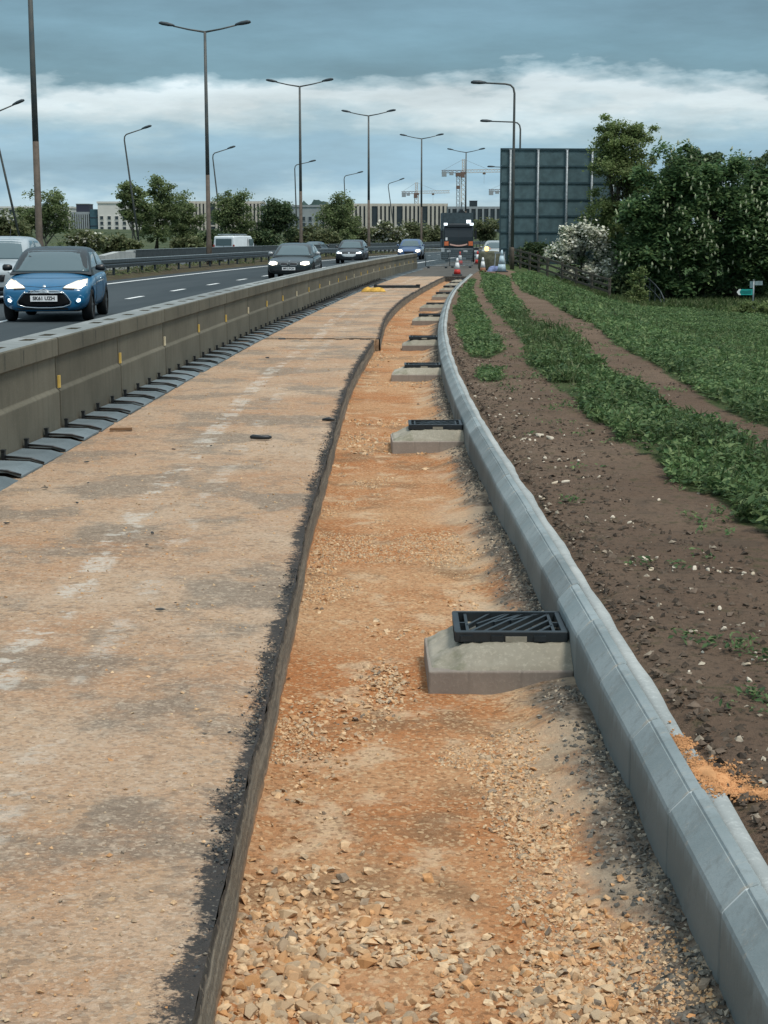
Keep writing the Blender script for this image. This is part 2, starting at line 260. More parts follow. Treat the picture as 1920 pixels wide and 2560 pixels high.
# ---------------------------------------------------------------- object helpers
def tag(o, label=None, cat=None, group=None, kind=None):
    if label: o['label'] = label
    if cat: o['category'] = cat
    if group: o['group'] = group
    if kind: o['kind'] = kind
    return o
def empty(name, loc=(0, 0, 0), rz=0.0, parent=None):
    o = bpy.data.objects.new(name, None); COL.objects.link(o); o.location = loc; o.rotation_euler = (0, 0, rz); o.empty_display_size = .2
    if parent: o.parent = parent
    return o
def link(name, me, parent=None, loc=None, rot=None, scale=None):
    o = bpy.data.objects.new(name, me); COL.objects.link(o)
    if parent: o.parent = parent
    if loc is not None: o.location = loc
    if rot is not None: o.rotation_euler = rot
    if scale is not None: o.scale = scale
    return o
def copy_tree(o, parent=None):
    c = o.copy(); COL.objects.link(c); c.parent = parent
    for ch in list(o.children): copy_tree(ch, c)
    return c
class MB:
    """collects verts and faces, then makes one mesh"""
    def __init__(s): s.v = []; s.f = []
    def add(s, vs, fs):
        n = len(s.v); s.v += [tuple(x) for x in vs]; s.f += [tuple(i + n for i in f) for f in fs]; return s
    def box(s, c, d, rot=None):
        x, y, z = (k / 2 for k in d)
        vs = [Vector((a * x, b * y, e * z)) for a in (-1, 1) for b in (-1, 1) for e in (-1, 1)]
        if rot is not None: vs = [rot @ q for q in vs]
        vs = [q + Vector(c) for q in vs]
        return s.add(vs, [(0, 1, 3, 2), (4, 6, 7, 5), (0, 4, 5, 1), (2, 3, 7, 6), (0, 2, 6, 4), (1, 5, 7, 3)])
    def bar(s, p, q, w, h=None):
        p, q = Vector(p), Vector(q); d = q - p; h = h or w
        return s.box((p + q) / 2, (w, h, d.length), d.to_track_quat('Z', 'Y').to_matrix())
    def tube(s, pts, rad, n=8, cap=True):
        pts = [Vector(p) for p in pts]; rad = rad if hasattr(rad, '__len__') else [rad] * len(pts)
        rings = []; up = None
        for i, p in enumerate(pts):
            t = (pts[min(i + 1, len(pts) - 1)] - pts[max(i - 1, 0)]).normalized()
            if up is None:
                up = Vector((1, 0, 0)) if abs(t.x) < .9 else Vector((0, 1, 0))
            a = (up - t * up.dot(t)).normalized(); b = t.cross(a); up = a
            rings.append([p + (a * math.cos(2 * math.pi * k / n) + b * math.sin(2 * math.pi * k / n)) * rad[i] for k in range(n)])
        vs = [q for r_ in rings for q in r_]; fs = []
        for i in range(len(rings) - 1):
            for k in range(n): fs.append((i * n + k, i * n + (k + 1) % n, (i + 1) * n + (k + 1) % n, (i + 1) * n + k))
        if cap: fs.append(tuple(reversed(range(n)))); fs.append(tuple(range((len(rings) - 1) * n, len(rings) * n)))
        return s.add(vs, fs)
    def prism(s, outline, y0, y1, axis='y'):
        n = len(outline)
        def P(a, b, t): return {'y': (a, t, b), 'x': (t, a, b), 'z': (a, b, t)}[axis]
        vs = [P(a, b, y0) for a, b in outline] + [P(a, b, y1) for a, b in outline]
        fs = [tuple(reversed(range(n))), tuple(range(n, 2 * n))] + [(i, (i + 1) % n, n + (i + 1) % n, n + i) for i in range(n)]
        return s.add(vs, fs)
    def loft(s, rings, close=True, cap=True):
        n = len(rings[0]); vs = [q for r_ in rings for q in r_]; fs = []
        m = n if close else n - 1
        for i in range(len(rings) - 1):
            for k in range(m): fs.append((i * n + k, i * n + (k + 1) % n, (i + 1) * n + (k + 1) % n, (i + 1) * n + k))
        if cap: fs.append(tuple(reversed(range(n)))); fs.append(tuple(range((len(rings) - 1) * n, len(rings) * n)))
        return s.add(vs, fs)
    def mesh(s, name, mat=None, smooth=False):
        me = bpy.data.meshes.new(name); me.from_pydata(s.v, [], s.f)
        bm = bmesh.new(); bm.from_mesh(me); bmesh.ops.recalc_face_normals(bm, faces=bm.faces); bm.to_mesh(me); bm.free()
        if mat: me.materials.append(mat)
        if smooth: me.polygons.foreach_set('use_smooth', [True] * len(me.polygons))
        return me
    def build(s, name, mat, parent=None, smooth=False, bevel=0.0, loc=None):
        me = s.mesh(name, mat, smooth)
        if bevel: bevel_mesh(me, bevel)
        return link(name, me, parent, loc)
def bevel_mesh(me, w, seg=2):
    bm = bmesh.new(); bm.from_mesh(me); bmesh.ops.remove_doubles(bm, verts=bm.verts, dist=1e-5)
    es = [e for e in bm.edges if len(e.link_faces) == 2 and e.calc_face_angle(0) > .5]
    bmesh.ops.bevel(bm, geom=es, offset=w, segments=seg, affect='EDGES', profile=.5, clamp_overlap=True); bm.to_mesh(me); bm.free()
def np_mesh(name, V, F, mat, smooth=False):
    """V (n,3); F (m,k) constant face size k"""
    me = bpy.data.meshes.new(name); V = np.ascontiguousarray(V, dtype=np.float32); F = np.ascontiguousarray(F, dtype=np.int32); k = F.shape[1]
    me.vertices.add(len(V)); me.vertices.foreach_set('co', V.ravel())
    me.loops.add(F.size); me.loops.foreach_set('vertex_index', F.ravel())
    me.polygons.add(len(F)); me.polygons.foreach_set('loop_start', np.arange(0, F.size, k, dtype=np.int32))
    me.polygons.foreach_set('use_smooth', np.full(len(F), smooth))
    me.update(calc_edges=True); me.validate(); me.materials.append(mat); return me
def grid_mesh(name, X, Y, Z, mat, U=None, Vv=None, smooth=True):
    """X,Y,Z arrays (n,m) -> quad sheet with UV in metres"""
    n, m = X.shape; V = np.stack([X, Y, Z], -1).reshape(-1, 3); i = np.arange(n * m).reshape(n, m)
    F = np.stack([i[:-1, :-1], i[:-1, 1:], i[1:, 1:], i[1:, :-1]], -1).reshape(-1, 4)
    a, b, c = V[F[0, 0]], V[F[0, 1]], V[F[0, 2]]
    me = np_mesh(name, V, F, mat, smooth)
    if U is not None:
        uvl = me.uv_layers.new(name='UVMap'); UV = np.stack([U, Vv], -1).reshape(-1, 2)[F.ravel()]
        uvl.data.foreach_set('uv', UV.astype(np.float32).ravel())
    return me
def vnoise(x, y, seed=0):
    xi = np.floor(x).astype(np.int64); yi = np.floor(y).astype(np.int64); fx = x - xi; fy = y - yi
    def h(a, b):
        k = (a * 374761393 + b * 668265263 + seed * 2147483647) & 0xFFFFFFFF
        k = ((k ^ (k >> 13)) * 1274126177) & 0xFFFFFFFF
        return ((k ^ (k >> 16)) & 0xFFFF) / 65535.0
    sx = fx * fx * (3 - 2 * fx); sy = fy * fy * (3 - 2 * fy)
    return (h(xi, yi) * (1 - sx) + h(xi + 1, yi) * sx) * (1 - sy) + (h(xi, yi + 1) * (1 - sx) + h(xi + 1, yi + 1) * sx) * sy
def fbm(x, y, seed=0, oct=4):
    t = 0; a = .5
    for k in range(oct): t = t + a * vnoise(x * 2 ** k, y * 2 ** k, seed + k * 17); a *= .5
    return t / (1 - .5 ** oct)
def sstep(a, b, x):
    t = np.clip((x - a) / (b - a), 0, 1); return t * t * (3 - 2 * t)
def inpoly(x, y, P):
    r_ = np.zeros(np.shape(x), bool); n = len(P)
    for i in range(n):
        x1, y1 = P[i]; x2, y2 = P[(i + 1) % n]
        c = ((y1 > y) != (y2 > y)); r_ ^= c & (x < (x2 - x1) * (y - y1) / ((y2 - y1) if y2 != y1 else 1e-9) + x1)
    return r_
ORD = ['nearest', 'second', 'third', 'fourth', 'fifth', 'sixth', 'seventh', 'eighth', 'ninth', 'tenth', 'eleventh', 'twelfth', 'thirteenth', 'fourteenth', 'fifteenth', 'sixteenth', 'seventeenth', 'eighteenth', 'nineteenth', 'twentieth',
       'twenty-first', 'twenty-second', 'twenty-third', 'twenty-fourth', 'twenty-fifth', 'twenty-sixth', 'twenty-seventh', 'twenty-eighth', 'twenty-ninth', 'thirtieth', 'thirty-first', 'thirty-second', 'thirty-third', 'thirty-fourth']
def at(u, v, D):
    """world point at ground distance D along the sight line of photo pixel (u, v): only used to survey far things"""
    p = R(PITCH); a = (u - 960) / FPX; b = (1280 - v) / FPX
    d = Vector((a, math.cos(p) + b * math.sin(p), -math.sin(p) + b * math.cos(p))); t = D / d.y
    return Vector((d.x * t, D, CAMZ + d.z * t))
# ---------------------------------------------------------------- plan of the place (metres)
def xb(y): return 0.000511352739 * y * y + 0.017631158 * y - 3.090096          # traffic face of the works side of the barrier
def hermite(xs, ys):
    xs = np.array(xs, float); ys = np.array(ys, float); d = np.gradient(ys, xs)
    def f(x):
        x = np.asarray(x, float); i = np.clip(np.searchsorted(xs, x) - 1, 0, len(xs) - 2); h = xs[i + 1] - xs[i]; t = np.clip((x - xs[i]) / h, 0, 1)
        r_ = (2 * t**3 - 3 * t**2 + 1) * ys[i] + (t**3 - 2 * t**2 + t) * h * d[i] + (-2 * t**3 + 3 * t**2) * ys[i + 1] + (t**3 - t**2) * h * d[i + 1]
        return r_
    return f
_ke = hermite([-8, 3.37, 4.72, 6.09, 7.96, 9.28, 12.87, 16.48, 19.78, 25.92, 33.86, 42.22, 51.48, 60.27], [.83, .812, .80, .787, .768, .748, .705, .705, .74, .89, 1.236, 1.70, 2.346, 3.07])
def xk(y):
    y = np.asarray(y, float); return np.where(y < 60.27, _ke(y), 3.07 + xb(y) - xb(60.27))
_se = hermite([-8, 3.07, 4.87, 7.44, 9.25, 11.57, 18.95, 25.4], [-.40, -.411, -.425, -.435, -.455, -.44, -.385, -.165])
_se2 = hermite([25.7, 31.84, 38.88, 53.09, 67.95], [-.07, .02, .317, 1.365, 2.70])
def xe(y):
    y = np.asarray(y, float); return np.where(y < 25.55, _se(y), _se2(y))
def zv(x, y):
    """verge surface right of the kerb"""
    s_ = x - xk(y); k = sstep(25, 80, np.asarray(y, float)); a = 2.5 - 3.0 * k; b = 11 - 1.5 * k
    return .09 - 2.1 * sstep(0, 1, (s_ - a) / (b - a))
def head(y): return -math.atan(2 * 0.000511352739 * y + 0.017631158)      # rotation about z of something aligned with the road
TF = -.212                                                                 # trench floor level
TEND = 66.5
def ztr(x, y):
    """trench floor with a bank of material against the kerb and a little fillet at the sawn edge"""
    u = (x - xe(y)) / (xk(y) - xe(y))
    z = TF + .03 * (fbm(x * 1.7, y * 1.7, 3) - .5) + .014 * (fbm(x * 9, y * 9, 5) - .5)
    bank = sstep(.72, 1.0, u + .20 * (fbm(x * 0 + 1.3, y * 1.6, 8) - .5)) * (.04 + .07 * fbm(x * 2, y * 2.3, 9))
    return z + bank + .010 * sstep(.06, 0, u)
# ================================================================ SETTING
def structure(name, me, parent=None): return tag(link(name, me, parent), kind='structure')
structure('ground', grid_mesh('ground', *np.meshgrid(np.linspace(-3000, 3000, 13), np.linspace(-200, 6000, 13), indexing='ij'), np.full((13, 13), -2.6), simple('far_ground', (.060, .085, .040), .95, .1)))
def sheet(name, fl, fr, ys, zf, mat, n=6):
    ys = np.asarray(ys, float); t = np.linspace(0, 1, n)
    X = fl(ys)[:, None] * (1 - t) + fr(ys)[:, None] * t; Y = np.repeat(ys[:, None], n, 1); Z = zf(X, Y)
    return grid_mesh(name, X, Y, Z, mat, X - xb(Y), Y)
flat = lambda z: (lambda X, Y: np.full_like(X, z))
ys_road = np.r_[np.arange(-8, 120, 3.0), np.arange(120, 420, 8.0)]
road = structure('carriageway', sheet('carriageway', lambda y: xb(y) - 10.3, lambda y: xb(y) + .0, ys_road, flat(0.0), M['asphalt']))
structure('hard_shoulder', sheet('hard_shoulder', lambda y: xb(y) + .0, lambda y: xk(y) + .1, np.r_[np.arange(TEND, 120, 3.0), np.arange(120, 420, 8.0)], flat(-.001), m_asphalt('shoulder_asphalt', (.085, .080, .070), (.125, .115, .10))))
far_road = structure('far_carriageway', sheet('far_carriageway', lambda y: xb(y) - 25.0, lambda y: xb(y) - 15.0, ys_road, flat(-.15), M['asphalt2']))
def z_med(X, Y):
    o = X - xb(Y); return np.where(o < -14.6, -.16, -.005 + .14 * sstep(-10.3, -11.2, o) - .15 * sstep(-13.2, -14.8, o) + .05 * (fbm(X, Y, 2) - .5) * (o < -10.35))
med_m = Mat('median_soil', .95, .1)
med_m.col(med_m.mix(med_m.rng(med_m.noise(1.3, 5, .7), .38, .62), (.060, .048, .034), med_m.mix(med_m.rng(med_m.noise(9, 4, .7), .4, .6), (.055, .065, .028), (.11, .085, .055))))
structure('median', sheet('median', lambda y: xb(y) - 15.05, lambda y: xb(y) - 10.25, ys_road, z_med, med_m.m, 24))
# painted lines on the near carriageway: solid edge line by the median, 2 m lane dashes every 6 m
def strip(name, off, w, y0, y1, parent, z=.004, step=3.0, mat=None):
    n = max(2, int((y1 - y0) / step) + 1); ys = np.linspace(y0, y1, n)
    return link(name, sheet(name, lambda y: xb(y) + off - w / 2, lambda y: xb(y) + off + w / 2, ys, flat(z), mat or M['white'], 2), parent)
strip('edge_line', -9.3, .2, 8, 330, road)
for k in range(1, 27): strip('lane_dash', -5.5, .15, 6.1 * k - .4, 6.1 * k + 1.6, road)
strip('edge_line', -1.75, .2, 8, 330, road)
for k in range(6, 34): strip('lane_dash', -20.0, .15, 6 * k, 6 * k + 2, far_road, -.146)
strip('edge_line', -15.8, .2, 40, 330, far_road, -.146); strip('edge_line', -24.2, .2, 40, 330, far_road, -.146)
# field rising to the left of the far carriageway
ofs = -np.r_[24.9, 25.5, 27, 30, 34, 40, 50, 65, 85, 120, 170, 240, 340, 480]
Yf, Of = np.meshgrid(np.r_[np.arange(0, 300, 8.0), np.arange(300, 900, 40.0)], ofs, indexing='ij')
Xf = xb(np.minimum(Yf, 260)) + (Yf > 260) * (Yf - 260) * .28 + Of
def z_field(o, X, Y): return -.155 + .5 * sstep(-26, -32, o) + 1.5 * sstep(-60, -200, o) + 2.2 * sstep(150, 330, Y) * sstep(-27, -40, o) + .25 * (fbm(X * .15, Y * .15, 4) - .5) * sstep(-26, -30, o)
fm = Mat('rough_field', .95, .1)
fm.col(fm.mix(fm.rng(fm.noise(.16, 5, .65), .35, .65), (.040, .060, .030), fm.mix(fm.rng(fm.noise(1.1, 5, .7), .4, .62), (.065, .088, .042), (.12, .125, .070))))
structure('field', grid_mesh('field', Xf, Yf, z_field(Of, Xf, Yf), fm.m, Of, Yf))
# far low wooded hills on the skyline
def hill(u0, u1, vtop, D, seed):
    a = at(u0, HORIZ, D); b = at(u1, HORIZ, D); n = 60; t = np.linspace(0, 1, n); h = (HORIZ - vtop) / FPX * D + 4
    X = a.x + (b.x - a.x) * t; prof = np.sin(np.pi * np.clip(t, 0, 1)) ** .6 * (.75 + .5 * fbm(t * 22, t * 0, seed)); rows = []
    for k, (dz, dy) in enumerate(((0, -14), (.7, -5), (1, 2), (.6, 14), (0, 30))): rows.append(np.stack([X, D + dy * 2 + 0 * X, -2.6 + dz * (prof * h + 0.2)], -1))
    G = np.stack(rows); return G[..., 0], G[..., 1], G[..., 2]
hm = simple('distant_wood', (.045, .075, .070), .95, .05, var=.35, scale=.12)
for i, (u0, u1, vt, D) in enumerate(((640, 1010, 508, 900), (1000, 1140, 517, 950), (1120, 1460, 517, 980), (-100, 480, 560, 900))):
    structure('wooded_hill', grid_mesh('wooded_hill', *hill(u0, u1, vt, D, 31 + i), hm))
# old hard shoulder: dust-covered road base between the barrier and the sawn edge
def slab_sheet(name, y0, y1, parent=None):
    ys = np.r_[np.arange(y0, min(y1, 14), .06), np.arange(max(y0, 14), y1, .25), y1]; ys = np.unique(ys)
    t = np.r_[np.linspace(0, .8, 26), np.linspace(.82, .985, 12), 1.0]
    L_ = xb(ys)[:, None] - .42; E_ = xe(ys)[:, None]
    # ragged sawn edge
    rag = .012 * (fbm(ys * 3.1, ys * 0, 21) - .5) + .02 * (fbm(ys * .8, ys * 0, 22) - .5)
    X = L_ * (1 - t) + (E_ + rag[:, None]) * t; Y = np.repeat(ys[:, None], len(t), 1)
    u = E_ - X
    Z = .012 * (fbm(X * 2.2, Y * 2.2, 6) - .5) + .008 * (fbm(X * 12, Y * 12, 7) - .5)
    crumble = sstep(.16, .0, u) * sstep(.40, .66, fbm(X * 2.3 + 9, Y * 2.3, 23)); Z = Z - .035 * crumble * fbm(X * 14, Y * 14, 24) - .006 * sstep(.05, 0, u)
    o = structure(name, grid_mesh(name, X, Y, Z, M['slab'], u, Y), parent)
    # the vertical sawn face
    d = np.array([0.0, .03, .08, .15, .22, .30]); Xc = X[:, -1:] + np.array([0, .004, .006, .01, .012, .014]) + .010 * (fbm(Y[:, -1:] * 6, d * 22, 25) - .5) + .016 * (fbm(Y[:, -1:] * 17, d * 30, 26) - .5)
    Zc = Z[:, -1:] - d; Yc = np.repeat(ys[:, None], len(d), 1)
    return o, grid_mesh('sawn_face', Xc, Yc, Zc, M['face'], np.repeat(d[None], len(ys), 0), Yc)
slab, fme = slab_sheet('old_hard_shoulder', -4.0, 25.45); link('sawn_face', fme, slab)
slab2, fme2 = slab_sheet('old_hard_shoulder', 25.75, TEND); link('sawn_face', fme2, slab2)
# broken joint between the two lengths
mb = MB()
for k in range(15):
    x = -.30 - random.choice((.0, .15, .35, .9, 1.3)) - random.uniform(0, .2); mb.box((x, 25.6 + random.uniform(-.07, .07), -.032 + random.uniform(-.02, .02)), (random.uniform(.05, .14), random.uniform(.05, .14), .05), Matrix.Rotation(random.uniform(-.6, .6), 3, 'Z') @ Matrix.Rotation(random.uniform(-.3, .3), 3, 'X'))
tag(mb.build('broken_joint', M['crumb'], slab), kind='stuff')
jf = MB(); jf.box((-1.9, 25.6, -.162), (3.5, .5, .30)); jf.box((-.235, 25.72, -.165), (.30, .06, .30)); jf.build('joint_filler', simple('joint_dust', (.36, .25, .16), .95, .1, var=.4, scale=12), slab)
# trench floor
ys = np.unique(np.r_[np.arange(-4, 12, .05), np.arange(12, 26, .1), np.arange(26, TEND + .01, .3)]); t = np.linspace(0, 1, 46)
L_ = xe(ys)[:, None] - .02; K_ = xk(ys)[:, None] + .02; X = L_ * (1 - t) + K_ * t; Y = np.repeat(ys[:, None], len(t), 1)
trench = structure('trench_floor', grid_mesh('trench_floor', X, Y, ztr(X, Y), M['trench'], np.repeat(t[None], len(ys), 0), Y))
link('end_face', MB().add([(float(xe(TEND)) - .3, TEND, .0), (float(xk(TEND)) + .2, TEND, .0), (float(xk(TEND)) + .2, TEND, -.3), (float(xe(TEND)) - .3, TEND, -.3)], [(0, 1, 2, 3)]).mesh('end_face', M['face']), trench)
# verge
POLY_A = [(1.30, 20.7), (1.45, 30), (2.1, 40), (2.29, 47.33), (2.81, 52.94), (2.1, 37.89), (1.83, 30.85), (1.6, 22.84), (1.51, 21.19), (1.24, 20.52)]
POLY_A = [(1.10, 20.6), (1.30, 27), (1.60, 34), (2.05, 42), (2.75, 52), (3.3, 57), (2.81, 50.9), (2.45, 44), (2.15, 37.9), (1.95, 30.85), (1.72, 24), (1.6, 21.4), (1.35, 20.3)]
POLY_A2 = [(1.06, 18.3), (1.34, 18.4), (1.30, 16.96), (1.04, 16.74)]
POLY_B = [(4.18, 67.01), (2.82, 44.19), (2.34, 32.34), (2.2, 26.52), (2.03, 22.84), (1.73, 18.91), (1.85, 17.63), (1.82, 15.74), (1.85, 13.88), (1.81, 11.96), (1.89, 11.14), (1.9, 10.07), (1.97, 9.34), (1.99, 8.58), (2.06, 8.21), (2.09, 7.0), (2.2, 4.0), (2.9, 4.0), (2.75, 8.5), (2.73, 10.25), (2.71, 10.86), (2.7, 11.75), (2.65, 12.91), (2.54, 14.03), (2.61, 15.74), (2.51, 16.96), (2.59, 19.76), (2.86, 22.08), (3.02, 25.49), (2.59, 27.62), (2.98, 33.17), (3.38, 41.42), (5.11, 65.71)]
POLY_C = [(6.25, 76.81), (4.06, 46.41), (4.04, 38.37), (3.79, 31.7), (3.81, 28.41), (3.42, 22.47), (3.32, 19.76), (3.22, 16.96), (3.12, 14.82), (3.11, 13.45), (3.17, 12.78), (3.22, 11.84), (3.3, 8), (6.5, 8), (9, 20), (16, 50), (17.06, 62.22), (17.74, 72.37), (14.92, 80.81), (10.88, 80), (9.6, 86), (8.56, 89.65)]
ss_ = np.r_[np.linspace(.15, 5.2, 94), np.linspace(5.4, 14, 30), np.linspace(15, 80, 16)]
ysv = np.unique(np.r_[np.arange(-4, 14, .08), np.arange(14, 40, .25), np.arange(40, 100, .8), np.arange(100, 260, 8)])
Yv = np.repeat(ysv[:, None], len(ss_), 1); Xv = xk(Yv) + ss_[None]
near = sstep(40, 18, Yv)
Zv = zv(Xv, Yv) + near * (.045 * (fbm(Xv * 2.5, Yv * 2.5, 12) - .5) + .03 * (fbm(Xv * 9, Yv * 9, 13) - .5) * sstep(.2, .5, Xv - xk(Yv))) - .03 * sstep(.24, .155, Xv - xk(Yv))
vme = grid_mesh('verge', Xv, Yv, Zv, M['soil'], Xv - xk(Yv), Yv)
wob = .22 * (fbm(Xv * 1.4, Yv * 1.4, 14) - .5)
gr = np.zeros_like(Xv)
for P in (POLY_A, POLY_A2, POLY_B, POLY_C): gr = np.maximum(gr, inpoly(Xv + wob, Yv + wob * 2, P) * .85)
gr = np.maximum(gr, ((Xv - xk(Yv)) > 9) * 1.0); gr = np.maximum(gr, (Yv > 84) * .9)
at_ = vme.attributes.new('grass', 'FLOAT', 'POINT'); at_.data.foreach_set('value', gr.astype(np.float32).ravel())
verge = structure('verge', vme)

# ---------------------------------------------------------------- kerb: bevelled concrete units with a concrete haunch behind
kerb = tag(empty('kerb'), kind='structure')
UL = .66
def kerb_unit_mesh():
    m = MB(); pr = [(0, -.30), (0, .038), (.005, .05), (.056, .104), (.060, .1035), (.064, .110), (.068, .1115), (.090, .117), (.097, .112), (.097, -.30)]
    h = UL / 2 - .004
    m.loft([[(p, y, z) for p, z in pr] for y in (-h, -h + .006, h - .006, h)])
    for i, (x, y, z) in enumerate(m.v):
        if abs(abs(y) - h) < 1e-4: m.v[i] = (x + (.004 if x < .08 else -.003), y, z - (.004 if z > 0 else 0))
    return m.mesh('kerb_unit', M['kerb'])
def kerb_joint_mesh():
    m = MB(); pr = [(.004, -.30), (.004, .040), (.009, .048), (.058, .1005), (.092, .111), (.092, -.3)]
    return m.loft([[(p, y, z) for p, z in pr] for y in (-.005, .005)]).mesh('mortar_joint', M['joint'])
kme, jme = kerb_unit_mesh(), kerb_joint_mesh()
y = -3.4; k = 0
while y < TEND:
    x = float(xk(y)); dx = float(xk(y + .3) - xk(y - .3)) / .6
    o = link('kerb_unit', kme, kerb, (x + random.uniform(-.002, .002), y, random.uniform(-.003, .003)), (random.uniform(-.005, .005), random.uniform(-.014, .014), -math.atan(dx) + random.uniform(-.005, .005)))
    if y < 30: link('mortar_joint', jme, o, (0, UL / 2, 0))
    y += UL / math.sqrt(1 + dx * dx) ** 1; k += 1
ysh = np.arange(-4, TEND, .12); cols = np.array([.094, .102, .125, .150, .160, .20])
wv = np.where(cols[None] > .14, .03 * (fbm(ysh * 1.9, ysh * 0, 41) - .4)[:, None] + .004 * (fbm(ysh * 3, ysh * 0, 44) - .5)[:, None], 0)
Xh = xk(ysh)[:, None] + cols[None] + wv; Yh = np.repeat(ysh[:, None], len(cols), 1)
Zh = np.array([.02, .094, .100, .097, .065, -.05])[None] + .012 * (fbm(Xh * 10, Yh * 4, 42) - .5)
link('haunch', grid_mesh('haunch', Xh, Yh, Zh, M['haunch'], Xh - xk(Yh), Yh), kerb)
# ---------------------------------------------------------------- loose stones
def stone_proto(seed, sub=1, flat_=.62):
    bm = bmesh.new(); r = random.Random(seed); ax = (r.uniform(.9, 1.2), r.uniform(.6, .95), r.uniform(.42, .72) * flat_ / .62)
    for k in range(11 if sub == 1 else 17):      # angular crushed stone: hull of random points
        d = Vector((r.gauss(0, 1), r.gauss(0, 1), r.gauss(0, 1))).normalized() * r.uniform(.82, 1.08); bm.verts.new((d.x * ax[0], d.y * ax[1], d.z * ax[2]))
    h = bmesh.ops.convex_hull(bm, input=list(bm.verts)); bmesh.ops.delete(bm, geom=[v for v in bm.verts if not v.link_faces], context='VERTS'); bmesh.ops.triangulate(bm, faces=list(bm.faces))
    if sub == 2:
        bmesh.ops.bevel(bm, geom=list(bm.edges), offset=.07, segments=1, affect='EDGES', clamp_overlap=True); bmesh.ops.triangulate(bm, faces=list(bm.faces))
    V = np.array([v.co[:] for v in bm.verts]); bm.verts.index_update(); F = np.array([[v.index for v in f.verts] for f in bm.faces]); bm.free(); return V, F
PROT0 = [stone_proto(s, 1) for s in range(8)]; 
def _oct(seed):
    r = random.Random(seed); V = np.array([(1, 0, 0), (-1, 0, 0), (0, 1, 0), (0, -1, 0), (0, 0, 1), (0, 0, -1)], float); V *= np.array([[r.uniform(.7, 1.2), r.uniform(.6, 1.1), r.uniform(.45, .8)]]); V += np.array([[r.uniform(-.25, .25) for _ in range(3)] for _ in range(6)])
    F = np.array([(0, 2, 4), (2, 1, 4), (1, 3, 4), (3, 0, 4), (2, 0, 5), (1, 2, 5), (3, 1, 5), (0, 3, 5)]); return V, F
PROT1 = [_oct(s) for s in range(8)]
def scatter_mesh(name, P, S, protos, mat, smooth=False, sink=.38, tilt=.4):
    """joined stones at points P (n,3) with sizes S (half length)"""
    Vs, Fs, off = [], [], 0; k = rng.integers(0, len(protos), len(P)); az = rng.uniform(0, 6.283, len(P)); tl = rng.normal(0, tilt, len(P))
    for j, (PV, PF) in enumerate(protos):
        I = np.where(k == j)[0]
        if not len(I): continue
        c, s_ = np.cos(az[I]), np.sin(az[I]); ct, st = np.cos(tl[I]), np.sin(tl[I])
        x = PV[None, :, 0] * ct[:, None] + PV[None, :, 2] * st[:, None]; z = -PV[None, :, 0] * st[:, None] + PV[None, :, 2] * ct[:, None]; y_ = np.repeat(PV[None, :, 1], len(I), 0)
        V = np.stack([x * c[:, None] - y_ * s_[:, None], x * s_[:, None] + y_ * c[:, None], z + .45 - sink], -1) * S[I][:, None, None] + P[I][:, None, :]
        Vs.append(V.reshape(-1, 3)); Fs.append((PF[None] + (np.arange(len(I)) * len(PV))[:, None, None] + off).reshape(-1, 3)); off += len(I) * len(PV)
    return np_mesh(name, np.concatenate(Vs), np.concatenate(Fs), mat, smooth)
def trench_points(n, y0, y1, thr, seed, pw=1.0):
    yy = y0 + (y1 - y0) * rng.random(n) ** pw; uu = rng.random(n) * .97 + .015; xx = xe(yy) + uu * (xk(yy) - xe(yy))
    side = .30 * sstep(.42, .06, uu) + .30 * sstep(.50, .72, uu) * sstep(.92, .74, uu) - .22 * sstep(.78, .92, uu) - .10
    d = fbm(xx * 1.3, yy * 1.1, seed) + .28 * (fbm(xx * 5, yy * 5, seed + 1) - .5) + side * .5
    nearb = .16 * sstep(5.0, 3.0, yy); keep = d + nearb > thr
    return np.stack([xx, yy, ztr(xx, yy)], -1)[keep]
PADS = [6.22, 13.5, 20.25, 25.9, 33.4, 39.5, 47.0, 53.0, 58.0, 62.5]
def off_pads(P):
    ok = np.ones(len(P), bool)
    for d in PADS: ok &= ~((P[:, 1] > d - .03) & (P[:, 1] < d + .62) & (P[:, 0] > xk(P[:, 1]) - .66))
    return P[ok]
# coarse pebbles near the camera: the 300 largest are pieces of their own
P = off_pads(trench_points(8000, 2.7, 9.5, .76, 51, 1.7)); S = .008 + .016 * rng.random(len(P)) ** 2.2
def heap(n, u0, u1, y0, y1, smin, smax):
    yy = (y0 + y1) / 2 + (y1 - y0) * .36 * rng.normal(0, 1, n); uu = np.clip((u0 + u1) / 2 + (u1 - u0) * .36 * rng.normal(0, 1, n), .02, .97); xx = xe(yy) + uu * (xk(yy) - xe(yy)); e = fbm(xx * 3, yy * 3, 59); k = e > .42
    return np.stack([xx, yy, ztr(xx, yy) + .006 * rng.random(n)], -1)[k], (smin + (smax - smin) * rng.random(n) ** 1.7)[k]
for a_ in ((1300, .05, .33, 2.9, 4.15, .011, .028), (350, .30, .50, 3.6, 3.95, .008, .022), (650, .64, .86, 2.9, 4.0, .010, .024), (350, .62, .80, 4.4, 5.2, .005, .014), (250, .04, .2, 5.2, 6.0, .005, .012), (400, .30, .42, 6.1, 6.6, .006, .016)):
    P2, S2 = heap(*a_); P = np.concatenate([P, P2]); S = np.concatenate([S, S2])
order = np.argsort(-S / P[:, 1]); big = order[:300]; rest = order[300:]
pm = [np_mesh('stone', V, F, M['stone1'], False) for V, F in [stone_proto(100 + s, 2) for s in range(10)]]
for i in big:
    link('stone', pm[int(rng.integers(0, 10))], trench, (P[i][0], P[i][1], P[i][2] + S[i] * .08), (rng.normal(0, .3), rng.normal(0, .3), rng.uniform(0, 6.28)), (S[i] * 1.12,) * 3)
tag(link('pebbles', scatter_mesh('pebbles', P[rest], S[rest], PROT0, M['stone']), trench), kind='stuff')
